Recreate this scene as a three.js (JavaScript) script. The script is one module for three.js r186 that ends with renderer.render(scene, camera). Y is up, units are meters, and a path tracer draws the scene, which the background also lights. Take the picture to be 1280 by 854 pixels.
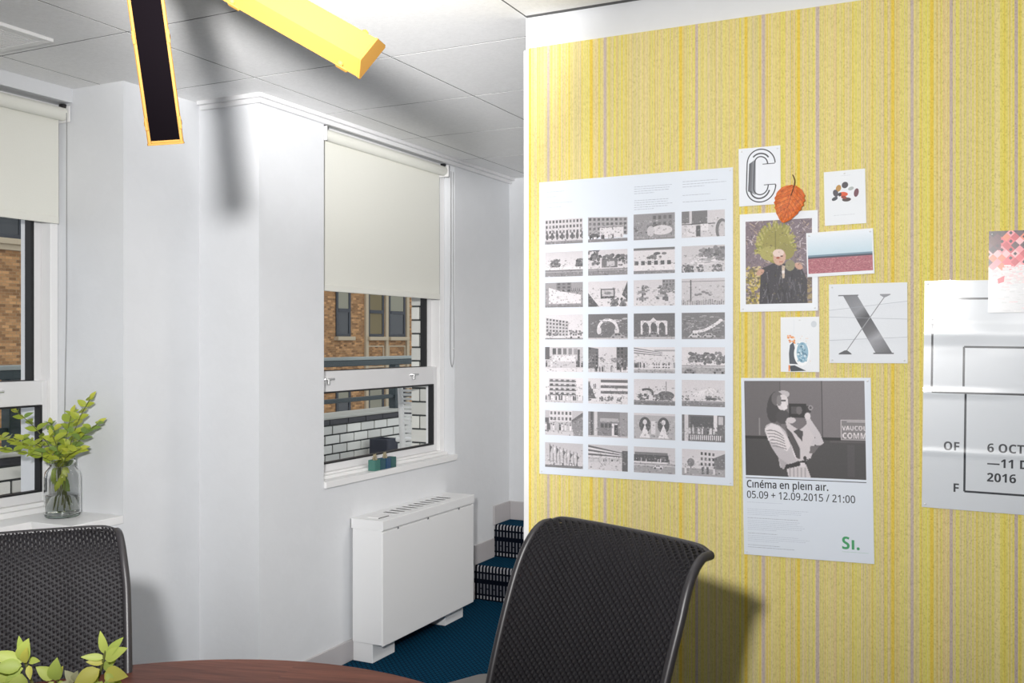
import * as THREE from 'three';
import { RoundedBoxGeometry } from 'three/addons/geometries/RoundedBoxGeometry.js';
import { mergeGeometries } from 'three/addons/utils/BufferGeometryUtils.js';
import { RectAreaLightUniformsLib } from 'three/addons/lights/RectAreaLightUniformsLib.js';

// ---------------------------------------------------------------- camera, sky, lights, exposure
RectAreaLightUniformsLib.init();
const scene = new THREE.Scene();
const renderer = new THREE.WebGLRenderer();
renderer.toneMapping = THREE.LinearToneMapping;
renderer.toneMappingExposure = 1.0;
renderer.shadowMap.enabled = true;
const EYE = 1.475, YAW = THREE.MathUtils.degToRad(26.15);
const camera = new THREE.PerspectiveCamera(2 * THREE.MathUtils.radToDeg(Math.atan(427 / 1230)), 1280 / 854, 0.05, 200);
camera.position.set(0, EYE, 0);
camera.rotation.y = YAW;
scene.add(camera);
scene.background = new THREE.Color().setRGB(0.95, 1.0, 1.05);      // bright overcast sky over the street
const V = (x, y, z) => new THREE.Vector3(x, y, z);
// room directions: right, up and ahead of the photographer
const seen = (r, u, d) => V(r * Math.cos(YAW) - d * Math.sin(YAW), EYE + u, -r * Math.sin(YAW) - d * Math.cos(YAW));
// the unseen strobe, read from its shadows, split into three made-up heads: one towards the yellow wall, one towards the windows and a narrow one tilted at the ceiling
const FLASH_AT = seen(-0.28, 0.27, 0.2);
const aimed = (left, up) => { const a = THREE.MathUtils.degToRad(left), e = THREE.MathUtils.degToRad(up); return FLASH_AT.clone().add(V(-Math.sin(a) * Math.cos(e), Math.sin(e), -Math.cos(a) * Math.cos(e))); };
const HEADS = [[FLASH_AT, aimed(8, 1.5), 19, 45], [FLASH_AT, aimed(41, -5), 35, 31], [FLASH_AT, aimed(31, 17.5), 80, 17]];
for (const [at, aim, power, angle] of HEADS) {
  const l = new THREE.SpotLight(new THREE.Color().setRGB(1, 0.985, 0.97), power, 0, THREE.MathUtils.degToRad(angle), 1, 2);
  l.position.copy(at); l.target.position.copy(aim); l.castShadow = true; l.shadow.radius = 2.6; l.shadow.mapSize.set(2048, 2048); scene.add(l, l.target);
}
const TROFFERS = [[0.839, 0.44, 0.8], [-1.601, 1.66, 0.8], [-0.381, -4.44, 28]];  // first two are added fill panels, unseen; the last lights the passage

// ---------------------------------------------------------------- helpers
let seed = 7;
const rnd = () => { seed |= 0; seed = seed + 0x6D2B79F5 | 0; let t = Math.imul(seed ^ seed >>> 15, 1 | seed); t = t + Math.imul(t ^ t >>> 7, 61 | t) ^ t; return ((t ^ t >>> 14) >>> 0) / 4294967296; };
const rr = (a, b) => a + (b - a) * rnd();
const lerp = (a, b, t) => a + (b - a) * t;
const clamp = (x, a = 0, b = 1) => Math.min(b, Math.max(a, x));
const names = new Map();
function numbered(n) { const k = names.get(n) ?? 0; names.set(n, k + 1); return k ? n + '_' + String(k).padStart(3, '0') : n; }
function obj(name, geo, mat, parent = scene) {
  const m = new THREE.Mesh(Array.isArray(geo) ? merge(geo) : geo, mat);
  m.name = parent === scene ? numbered(name) : name; m.castShadow = m.receiveShadow = true; parent.add(m); return m;
}
function thing(name, label, category, p = [0, 0, 0], turn = 0, group) {
  const o = new THREE.Group(); o.name = numbered(name); o.position.set(...p); o.rotation.y = turn; scene.add(o);
  return tag(o, label, category, group);
}
function tag(o, label, category, group) { o.userData.label = label; o.userData.category = category; if (group) o.userData.group = group; return o; }
function struct(name, label, category, geo, mat) {
  const o = geo ? obj(name, geo, mat) : new THREE.Group();
  if (!geo) { o.name = numbered(name); scene.add(o); }
  o.userData.kind = 'structure'; return tag(o, label, category);
}
function merge(list) { return mergeGeometries(list.map((g) => { const h = g.index ? g.toNonIndexed() : g; for (const k of Object.keys(h.attributes)) if (!['position', 'normal', 'uv'].includes(k)) h.deleteAttribute(k); return h; })); }
// box given by its limits, uv in metres
function lim(x0, x1, y0, y1, z0, z1) {
  const g = new THREE.BoxGeometry(x1 - x0, y1 - y0, z1 - z0); g.translate((x0 + x1) / 2, (y0 + y1) / 2, (z0 + z1) / 2); return metric(g);
}
function metric(g) {
  const p = g.attributes.position, n = g.attributes.normal, uv = g.attributes.uv;
  for (let i = 0; i < p.count; i++) {
    const ax = Math.abs(n.getX(i)), ay = Math.abs(n.getY(i)), az = Math.abs(n.getZ(i));
    if (ay >= ax && ay >= az) uv.setXY(i, p.getX(i), -p.getZ(i)); else if (ax >= az) uv.setXY(i, -p.getZ(i), p.getY(i)); else uv.setXY(i, p.getX(i), p.getY(i));
  }
  return g;
}
function rbox(x0, x1, y0, y1, z0, z1, r = 0.004, seg = 2) {
  r = Math.min(r, (x1 - x0) * 0.49, (y1 - y0) * 0.49, (z1 - z0) * 0.49);
  const g = new RoundedBoxGeometry(x1 - x0, y1 - y0, z1 - z0, seg, r); g.translate((x0 + x1) / 2, (y0 + y1) / 2, (z0 + z1) / 2); return metric(g);
}
function rod(a, b, r, r2 = r, n = 10) {
  const d = b.clone().sub(a), g = new THREE.CylinderGeometry(r2, r, d.length(), n);
  g.applyQuaternion(new THREE.Quaternion().setFromUnitVectors(V(0, 1, 0), d.clone().normalize())); g.translate(...a.clone().add(b).multiplyScalar(0.5).toArray()); return g;
}
const tube = (pts, r, seg = 40, n = 8, closed = false) => new THREE.TubeGeometry(new THREE.CatmullRomCurve3(pts, closed), seg, r, n, closed);
const lathe = (pts, n = 36) => new THREE.LatheGeometry(pts.map(([x, y]) => new THREE.Vector2(x, y)), n);

// ---------------------------------------------------------------- textures
function hash(x, y) { let h = Math.imul(x, 374761393) + Math.imul(y, 668265263) | 0; h = Math.imul(h ^ h >>> 13, 1274126177); return ((h ^ h >>> 16) >>> 0) / 4294967296; }
function vnoise(x, y, px = 1 << 20, py = 1 << 20) {
  const xi = Math.floor(x), yi = Math.floor(y), fx = x - xi, fy = y - yi, sx = fx * fx * (3 - 2 * fx), sy = fy * fy * (3 - 2 * fy);
  const h = (a, b) => hash(((a % px) + px) % px, ((b % py) + py) % py);
  return lerp(lerp(h(xi, yi), h(xi + 1, yi), sx), lerp(h(xi, yi + 1), h(xi + 1, yi + 1), sx), sy);
}
const fbm = (x, y, p) => 0.5 * vnoise(x, y, p, p) + 0.3 * vnoise(x * 2 + 5, y * 2 + 3, 2 * p, 2 * p) + 0.2 * vnoise(x * 4 + 1, y * 4 + 7, 4 * p, 4 * p);
function data(w, h, fn, size, srgb = true) {        // fn(px, py) -> [r, g, b] in 0..255; size = metres covered [w, h]
  const a = new Uint8Array(w * h * 4);
  for (let y = 0; y < h; y++) for (let x = 0; x < w; x++) { const c = fn(x, y), i = (y * w + x) * 4; a[i] = clamp(c[0], 0, 255); a[i + 1] = clamp(c[1], 0, 255); a[i + 2] = clamp(c[2], 0, 255); a[i + 3] = 255; }
  const t = new THREE.DataTexture(a, w, h); t.wrapS = t.wrapT = THREE.RepeatWrapping; t.magFilter = THREE.LinearFilter; t.minFilter = THREE.LinearMipmapLinearFilter; t.generateMipmaps = true;
  if (srgb) t.colorSpace = THREE.SRGBColorSpace; t.repeat.set(1 / size[0], 1 / size[1]); t.needsUpdate = true; return t;
}
const gray = (v) => [v, v, v];
function canvasTex(w, h, draw) {
  const c = document.createElement('canvas'); c.width = w; c.height = h; const g = c.getContext('2d'); draw(g, w, h);
  const t = new THREE.CanvasTexture(c); t.colorSpace = THREE.SRGBColorSpace; t.anisotropy = 8; return t;
}
const std = (o) => new THREE.MeshStandardMaterial(o);
const phy = (o) => new THREE.MeshPhysicalMaterial(o);
const lin = (r, g, b) => new THREE.Color().setRGB(r, g, b);

const plasterBump = data(256, 256, (x, y) => gray(255 * fbm(x / 16, y / 16, 16)), [0.5, 0.5], false);
const wallPaint = data(256, 256, (x, y) => { const n = fbm(x / 32, y / 32, 8) - 0.5, s = fbm(x / 8 + 9, y / 8, 32) - 0.5; return [217 + n * 5 + s * 2, 219 + n * 5 + s * 2, 222 + n * 5 + s * 2]; }, [1.7, 1.7]);
const M = {};
M.wall = std({ map: wallPaint, roughness: 0.75, bumpMap: plasterBump, bumpScale: 0.0006 });
M.paint = std({ color: lin(0.78, 0.78, 0.79), roughness: 0.45 });
M.trim = std({ color: lin(0.74, 0.74, 0.75), roughness: 0.6 });
M.base = std({ color: lin(0.47, 0.45, 0.46), roughness: 0.6 });
M.tile = std({ map: data(256, 256, (x, y) => { const n = fbm(x / 4, y / 4, 64), s = hash(x, y) < 0.02 ? 12 : 0; return gray(238 + (n - 0.5) * 12 - s); }, [0.61, 0.61]), roughness: 0.95 });
M.runner = std({ color: lin(0.11, 0.11, 0.11), roughness: 0.8 });
M.white = std({ color: lin(0.8, 0.8, 0.8), roughness: 0.35 });
M.whiteMetal = std({ color: lin(0.8, 0.805, 0.81), roughness: 0.4 });
M.sash = std({ color: lin(0.72, 0.72, 0.73), roughness: 0.4 });
M.black = std({ color: lin(0.012, 0.012, 0.014), roughness: 0.5 });
M.gasket = std({ color: lin(0.01, 0.01, 0.012), roughness: 0.6 });
M.glass = phy({ color: 0xffffff, transmission: 1, thickness: 0, roughness: 0, ior: 1.45, specularIntensity: 0.35 });
M.chrome = std({ color: lin(0.75, 0.75, 0.75), roughness: 0.25, metalness: 0.9 });
M.blind = phy({ map: data(128, 128, (x, y) => { const n = (x % 4 < 2 ? 2 : -2) + (y % 4 < 2 ? 2 : -2) + (hash(x, y) - 0.5) * 5; return [234 + n, 234 + n, 226 + n]; }, [0.1, 0.1]), roughness: 0.9, transmission: 0.12, thickness: 0 });

// yellow striped wall textile: lilac and bright yellow threads where the photograph shows them
const FX0 = -1.30, FW = 1.45;
const lilac = [-1.253, -1.072, -0.888, -0.611, -0.423, -0.279, -0.043, 0.05], bright = [-0.932, -0.658, -0.471, -0.329, -0.089, 0.004, -1.135, -1.2, -1.165];
const threads = [];
for (let i = 0; i < 2048; i++) {
  const x = FX0 + (i + 0.5) / 2048 * FW, k = Math.floor(i / 2), h = hash(k, 3), h2 = hash(Math.floor(i / 4), 8);
  let c = h < 0.36 ? [220, 208, 126] : h < 0.64 ? [222, 203, 154] : h < 0.80 ? [206, 192, 146] : h < 0.92 ? [222, 212, 102] : [218, 188, 122];
  const lemon = clamp((-1.08 - x) / 0.16);
  if (hash(k, 17) < lemon * 0.75) c = h2 < 0.5 ? [228, 214, 106] : [226, 212, 146];
  if (h2 > 0.95) c = [222, 200, 100];
  for (const b of bright) if (Math.abs(x - b) < 0.0042) c = [226, 197, 84];
  for (const b of lilac) if (Math.abs(x - b) < 0.004) c = [194, 178, 168];
  threads.push(c);
}
M.fabric = std({ map: data(2048, 256, (x, y) => { const c = threads[x], t = fbm(x / 4, y / 2, 512) - 0.5, w = ((x >> 2) + (y >> 1)) % 2 ? 3 : -4, s = hash(x >> 1, y >> 1) < 0.09 ? -26 : 0, q = t * 26 + w + s; return [c[0] + q, c[1] + q, c[2] + q * 0.9]; }, [FW, 0.3]), roughness: 0.95,
  bumpMap: data(512, 128, (x, y) => gray(120 + (x % 2 ? 60 : -20) + (hash(x, y) - 0.5) * 90), [FW / 2, 0.3], false), bumpScale: 0.0006 });

// carpet: dark teal woven ribs
const carpetPx = (x, y) => { const row = Math.floor(y / 8), k = (x + (row % 2) * 8) % 16, rib = (y % 8) < 5 && k < 13, n = (hash(x, y) - 0.5) * 14; return rib ? [0, 66 + n, 96 + n] : [0, 18 + n * 0.3, 32 + n * 0.3]; };
M.carpet = phy({ specularIntensity: 0.15, map: data(256, 256, carpetPx, [0.44, 0.44]), roughness: 1, bumpMap: data(256, 256, (x, y) => gray((y % 8) < 5 && (x + (Math.floor(y / 8) % 2) * 8) % 16 < 13 ? 220 : 40), [0.44, 0.44], false), bumpScale: 0.002 });
// stair carpet: dark with columns of pale dashes; v is metres measured along the strip
M.riser = phy({ specularIntensity: 0.2, map: data(128, 256, (x, y) => {
  const v = y / 256, k = x % 16, n = (hash(x, y) - 0.5) * 16, rows = [[0.03, 0.12, 0.8], [0.17, 0.45, 0.5], [0.58, 0.73, 0.55], [0.78, 0.97, 0.8]];
  for (const [a, b, s] of rows) if (v > a && v < b && k > 4 && k < 12 && !(x % 32 < 16 && v > 0.3 && v < 0.33)) return [lerp(14, 186, s) + n, lerp(18, 184, s) + n, lerp(30, 186, s) + n];
  return [6 + n * 0.3, 12 + n * 0.3, 24 + n * 0.4];
}, [0.168, 0.195]), roughness: 1 });
// dark walnut
M.wood = phy({ specularIntensity: 0.5, map: data(1024, 512, (x, y) => { const w = fbm(x / 128, y / 10, 51) - 0.5, g = fbm(x / 48 + 3, y / 2.2, 256) - 0.5, b = vnoise(x / 256, y / 40, 4, 13) - 0.5; const t = w * 0.55 + g * 0.5 + b * 0.4; return [102 + t * 85, 60 + t * 62, 48 + t * 52]; }, [1.3, 0.6]), roughness: 0.5 });
M.woodEdge = std({ color: lin(0.11, 0.04, 0.022), roughness: 0.5 });

// ---------------------------------------------------------------- the shell
const CEIL = 2.475, ZY = -2.74, W2 = -2.68, ZF = -3.13, W1 = -3.0, ZJ = -2.73, W0 = -3.28, ZB = -5.42, XR = 2.6, ZN = 2.6, OUT = 0.30;
struct('floor', 'dark teal woven carpet floor', 'floor', lim(-3.6, XR + 0.2, -0.12, 0, ZB - 0.2, ZN + 0.2), M.carpet);

// ceiling: single lay-in tiles on a 0.61 m grid, cut to the outline of the room
{
  const c = struct('ceiling', 'white suspended ceiling of square panels', 'ceiling');
  obj('grid_backing', lim(-3.6, XR + 0.2, CEIL + 0.0007, CEIL + 0.16, ZB - 0.2, ZN + 0.2), M.runner, c);
  const regions = [[W0, XR, ZJ, ZN], [W1, -1.30, ZF, ZJ], [W2, -1.30, ZB, ZF], [-1.30, 0.3, ZB, ZY - 0.12]];
  const T = 0.61, gap = 0.0034, x0 = -2.516, z0 = -2.915;
  for (let i = -2; i < 9; i++) for (let j = -5; j < 10; j++) {
    const ax = x0 + i * T, bx = ax + T, az = z0 + j * T, bz = az + T, pieces = [];
    for (const [rx0, rx1, rz0, rz1] of regions) {
      const X0 = Math.max(ax + gap, rx0), X1 = Math.min(bx - gap, rx1), Z0 = Math.max(az + gap, rz0), Z1 = Math.min(bz - gap, rz1);
      if (X1 - X0 > 0.01 && Z1 - Z0 > 0.01) pieces.push(lim(X0, X1, CEIL, CEIL + 0.006, Z0, Z1));
    }
    if (pieces.length) obj('ceiling_tile', pieces, M.tile, c);
  }
}
// wall with the first window: a lintel, the parapet under the sill and the part nearer the camera
const SILL1 = 0.807, TOP1 = 2.42, Z1N = -1.25;
{
  const w = struct('wall_left', 'white painted wall holding the window beside the leafy jar', 'wall');
  obj('lintel', lim(W0 - OUT, W0, TOP1, CEIL + 0.1, ZJ, Z1N), M.wall, w);
  obj('wall_under_sill', [lim(W0 - OUT, -3.215, -0.05, SILL1 - 0.03, -2.49, Z1N), lim(W0 - OUT, W1, -0.05, SILL1 - 0.03, ZJ, -2.49)], M.wall, w);
  obj('wall_panel', lim(W0 - OUT, W0, -0.05, CEIL + 0.1, Z1N, ZN + 0.2), M.wall, w);
  obj('sill', [rbox(-3.40, -3.205, SILL1 - 0.03, SILL1, -2.49, Z1N, 0.004), rbox(-3.40, W1, SILL1 - 0.03, SILL1, ZJ, -2.488, 0.003)], M.white, w);
}
struct('wall_corner', 'white stepped pier between the two windows', 'wall', [lim(W0 - OUT, W1, -0.05, CEIL + 0.1, ZF, ZJ), lim(W0 - OUT, W2, -0.05, CEIL + 0.1, -3.50, ZF)], M.wall);
const Z2A = -3.56, Z2B = -4.74, SILL2 = 0.85, TOP2 = 2.455;
{
  const w = struct('wall_window', 'white painted wall holding the window above the low heater', 'wall');
  obj('wall_panel', [lim(W2 - OUT, W2, -0.05, CEIL + 0.1, Z2A, -3.5), lim(W2 - 0.27, W2, -0.05, CEIL + 0.1, ZB - 0.1, Z2B)], M.wall, w);
  obj('wall_under_sill', lim(W2 - OUT, W2, -0.05, SILL2 - 0.03, Z2B, Z2A), M.wall, w);
  obj('lintel', lim(W2 - OUT, W2, TOP2, CEIL + 0.1, Z2B, Z2A), M.wall, w);
}
struct('wall_far', 'white wall at the top of the carpeted steps', 'wall', lim(W2 - OUT, 0.45, -0.05, CEIL + 0.1, ZB - 0.15, ZB), M.wall);
struct('wall_passage', 'white wall closing the passage behind the yellow partition', 'wall', lim(0.3, 0.45, -0.05, CEIL + 0.1, ZB, ZY - 0.12), M.wall);
{
  const w = struct('wall_front', 'partition wall covered in yellow striped textile', 'wall');
  obj('partition', rbox(-1.305, XR, -0.05, CEIL + 0.1, ZY - 0.12, ZY - 0.014, 0.003), M.wall, w);
  obj('corner_strip', rbox(-1.309, -1.288, 0, CEIL - 0.1, ZY - 0.1205, ZY - 0.006, 0.003), M.paint, w);
  obj('textile_panel', lim(-1.288, XR, 0, 2.377, ZY - 0.014, ZY), M.fabric, w);
}
struct('wall_right', 'white wall beyond the right end of the yellow textile', 'wall', lim(XR, XR + 0.15, -0.05, CEIL + 0.1, ZY - 0.12, ZN + 0.15), M.wall);
struct('wall_back', 'white wall opposite the yellow partition', 'wall', lim(W0, XR, -0.05, CEIL + 0.1, ZN, ZN + 0.15), M.wall);
struct('trim_1', 'white stepped trim under the ceiling above the heater window', 'trim',
  [lim(W2 - 0.3, W2 + 0.038, CEIL - 0.016, CEIL, ZF, ZF + 0.036), lim(W2, W2 + 0.038, CEIL - 0.016, CEIL, ZB, ZF), lim(W2 - 0.3, W2 + 0.02, CEIL - 0.034, CEIL - 0.016, ZF, ZF + 0.018), lim(W2, W2 + 0.02, CEIL - 0.034, CEIL - 0.016, ZB, ZF)], M.trim);
const BB = 0.097;
struct('baseboard_left', 'pale grey baseboard under the heater window', 'baseboard', [rbox(W2, W2 + 0.012, 0, BB, -4.955, ZF, 0.003), rbox(W1, W2 + 0.012, 0, BB, ZF, ZF + 0.012, 0.003)], M.base);
struct('baseboard_stair', 'pale grey baseboard climbing beside the carpeted steps', 'baseboard', [rbox(W2, W2 + 0.012, 0.195, 0.195 + BB + 0.015, -5.20, -4.96, 0.003), rbox(W2, W2 + 0.012, 0.385, 0.385 + BB + 0.015, ZB, -5.20, 0.003)], M.base);
struct('baseboard_far', 'pale grey baseboard along the landing wall', 'baseboard', rbox(W2 + 0.012, 0.3, 0.385, 0.385 + BB + 0.015, ZB, ZB + 0.012, 0.003), M.base);
// two carpeted steps: tread with a rolled nosing, riser with pale dashes
{
  const s = struct('stairs', 'two carpeted steps with dashed risers behind the yellow partition', 'stairs');
  for (const [z, y0, y1, zb] of [[-4.965, 0, 0.195, -5.215], [-5.215, 0.195, 0.385, ZB]]) {
    const prof = [], R = 0.016; prof.push([y0, 0]); prof.push([y1 - R, 0]);
    for (let k = 1; k <= 6; k++) { const a = k / 6 * Math.PI / 2; prof.push([y1 - R + R * Math.sin(a), -R + R * Math.cos(a)]); }
    const pos = [], uv = [], idx = []; let len = 0;
    prof.forEach(([y, dz], i) => { if (i) len += Math.hypot(y - prof[i - 1][0], dz - prof[i - 1][1]); for (const x of [W2 + 0.001, 0.3]) { pos.push(x, y, z + dz); uv.push(x, len * 0.95); } });
    for (let i = 0; i < prof.length - 1; i++) { const a = i * 2; idx.push(a, a + 1, a + 3, a, a + 3, a + 2); }
    const g = new THREE.BufferGeometry(); g.setAttribute('position', new THREE.Float32BufferAttribute(pos, 3)); g.setAttribute('uv', new THREE.Float32BufferAttribute(uv, 2)); g.setIndex(idx); g.computeVertexNormals();
    obj('riser', g, M.riser, s);
    obj('tread', lim(W2 + 0.001, 0.3, Math.max(y0, 0.001), y1, zb, z - R), M.carpet, s);
  }
}

// ---------------------------------------------------------------- windows (both in walls that face +x)
function frameYZ(x0, x1, z0, z1, y0, y1, l, r, b, t, R = 0.003) {   // rectangular frame: widths of the far-side (z0), near-side (z1), bottom and top members
  return [rbox(x0, x1, y0, y1, z0, z0 + l, R), rbox(x0, x1, y0, y1, z1 - r, z1, R), rbox(x0, x1, y0, y0 + b, z0 + l, z1 - r, R), rbox(x0, x1, y1 - t, y1, z0 + l, z1 - r, R)];
}
function latch(parent, x, y, z) {
  obj('latch', [rbox(x, x + 0.006, y - 0.006, y + 0.006, z - 0.03, z + 0.03, 0.002), rbox(x + 0.004, x + 0.016, y - 0.004, y + 0.006, z - 0.045, z + 0.012, 0.003), rbox(x + 0.004, x + 0.018, y - 0.026, y + 0.002, z - 0.006, z + 0.006, 0.003)], M.chrome, parent);
}
function windowUnit(name, label, xf, z0, z1, y0, y1, mid, sideFar, sideNear, bottom) {   // xf = inner face of the fixed frame
  const w = struct(name, label, 'window');
  obj('window_frame', frameYZ(xf - 0.09, xf, z0, z1, y0, y1, sideFar * 0.55, sideNear * 0.55, bottom * 0.5, 0.04), M.white, w);
  const up = obj('upper_sash', frameYZ(xf - 0.088, xf - 0.055, z0 + sideFar * 0.55, z1 - sideNear * 0.55, mid, y1 - 0.04, sideFar * 0.55, sideNear * 0.45, 0.07, 0.05), M.sash, w);
  const lo = obj('lower_sash', frameYZ(xf - 0.055, xf - 0.018, z0 + sideFar * 0.55, z1 - sideNear * 0.55, y0 + bottom * 0.5, mid + 0.075, sideFar * 0.40, sideNear * 0.45, bottom * 0.5, 0.095), M.sash, w);
  const a0 = z0 + sideFar * 1.10, a1 = z1 - sideNear * 1.0, b0 = z0 + sideFar * 0.95;
  obj('gasket', frameYZ(xf - 0.086, xf - 0.052, a0, a1, mid + 0.07, y1 - 0.09, 0.016, 0.006, 0.008, 0.006, 0.001), M.gasket, up);
  obj('pane', lim(xf - 0.074, xf - 0.071, mid + 0.075, y1 - 0.095, a0 + 0.008, a1 - 0.003), M.glass, up);
  obj('gasket', frameYZ(xf - 0.046, xf - 0.016, b0, a1, y0 + bottom, mid - 0.02, 0.013, 0.006, 0.007, 0.007, 0.001), M.gasket, lo);
  obj('pane', lim(xf - 0.034, xf - 0.031, y0 + bottom + 0.004, mid - 0.022, b0 + 0.006, a1 - 0.003), M.glass, lo);
  return { w, lo };
}
{
  const { w, lo } = windowUnit('window_1', 'white sash window behind the jar of leafy branches', -3.36, ZJ + 0.001, Z1N, SILL1, TOP1, 1.245, 0.062, 0.08, 0.075);
  latch(lo, -3.378, 1.285, -2.45);
  obj('ledge', [rbox(-3.375, -3.335, SILL1, SILL1 + 0.022, ZJ + 0.02, Z1N, 0.003)], M.white, w);
}
{
  const { w, lo } = windowUnit('window_2', 'white sash window above the low heater', -2.745, Z2B + 0.001, Z2A - 0.001, SILL2 - 0.01, TOP2, 1.262, 0.09, 0.10, 0.07);
  latch(lo, -2.763, 1.30, -4.43); latch(lo, -2.763, 1.30, -3.69);
  obj('sill', rbox(-2.76, W2 + 0.012, SILL2 - 0.03, SILL2, Z2B - 0.012, Z2A - 0.001, 0.003), M.white, w);
  obj('ledge', rbox(-2.745, -2.722, SILL2, SILL2 + 0.016, Z2B + 0.004, Z2A - 0.004, 0.003), M.white, w);
}
function blind(name, label, x, z0, z1, yTop, yBot, r, chainZ, chainLow) {
  const b = thing(name, label, 'blind', [x, yBot, (z0 + z1) / 2]), L = z1 - z0, h = yTop - yBot;
  const rl = new THREE.CylinderGeometry(r, r, L - 0.012, 28); rl.rotateX(Math.PI / 2); rl.translate(0, h, 0);
  obj('roller', metric(rl), M.blind, b);
  const g = new THREE.PlaneGeometry(L - 0.02, h, 24, 12); g.rotateY(Math.PI / 2); g.translate(-r + 0.004, h / 2, 0);
  const p = g.attributes.position; for (let i = 0; i < p.count; i++) p.setX(i, p.getX(i) + 0.0015 * Math.sin(p.getZ(i) * 7 + p.getY(i) * 2));
  g.computeVertexNormals();
  const back = g.clone(); back.translate(-0.0007, 0, 0); obj('cloth', [metric(g), metric(back)], M.blind, b);
  obj('bottom_bar', rbox(-r, -r + 0.009, -0.004, 0.026, -L / 2 + 0.01, L / 2 - 0.01, 0.003), M.blind, b);
  for (const s of [-1, 1]) {
    const br = obj('bracket', rbox(-r - 0.004, r + 0.006, h - r - 0.006, h + r + 0.006, s * L / 2 - 0.003, s * L / 2 + 0.003, 0.002), s < 0 ? M.white : M.sash, b);
    obj('pin', rbox(-0.012, 0.014, h + r - 0.002, h + r + 0.014, s * (L / 2 - 0.012) - 0.012, s * (L / 2 - 0.012) + 0.006, 0.003), M.black, br);
  }
  const zc = chainZ - (z0 + z1) / 2, lo = chainLow - yBot, dz = 0.028;
  const pts = [V(0, h, zc - dz / 2), V(0, (h + lo) / 2, zc - dz / 2), V(0, lo + 0.02, zc - dz / 2), V(0, lo, zc), V(0, lo + 0.02, zc + dz / 2), V(0, (h + lo) / 2, zc + dz / 2), V(0, h, zc + dz / 2)].map((v) => v.add(V(r + 0.008, 0, 0)));
  const ch = obj('chain', tube(pts, 0.0016, 80, 5), std({ color: lin(0.35, 0.35, 0.36), roughness: 0.4 }), b);
  obj('chain_stop', new THREE.SphereGeometry(0.005, 10, 8).translate(r + 0.008, lo + 0.10, zc - dz / 2), M.sash, ch);
  return b;
}
blind('roller_blind', 'white roller blind half lowered over the window behind the leafy jar', -3.315, ZJ + 0.008, Z1N - 0.01, 2.375, 1.945, 0.026, ZJ + 0.012, 1.0);
blind('roller_blind', 'white roller blind half lowered over the window above the heater', -2.703, -4.66, Z2A - 0.012, 2.405, 1.708, 0.026, -4.69, 1.335);

// ---------------------------------------------------------------- ceiling vent
{
  const v = thing('ceiling_vent', 'white slatted air vent set in the ceiling', 'vent', [-2.945, CEIL - 0.012, -1.965]);
  const W = 0.155, L = 0.285;
  obj('vent_frame', [rbox(-W, W, 0, 0.012, -L, -L + 0.028, 0.002), rbox(-W, W, 0, 0.012, L - 0.028, L, 0.002), rbox(-W, -W + 0.028, 0, 0.012, -L + 0.028, L - 0.028, 0.002), rbox(W - 0.028, W, 0, 0.012, -L + 0.028, L - 0.028, 0.002)], M.white, v);
  obj('backing', lim(-W + 0.02, W - 0.02, 0.0105, 0.012, -L + 0.02, L - 0.02), M.sash, v);
  const sg = rbox(-0.0055, 0.0055, 0.002, 0.008, -L + 0.03, L - 0.03, 0.001, 1);
  for (let i = 0; i < 15; i++) { const s = obj('slat', sg, M.white, v); s.position.x = -W + 0.036 + i * 0.0170; }
}

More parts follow.
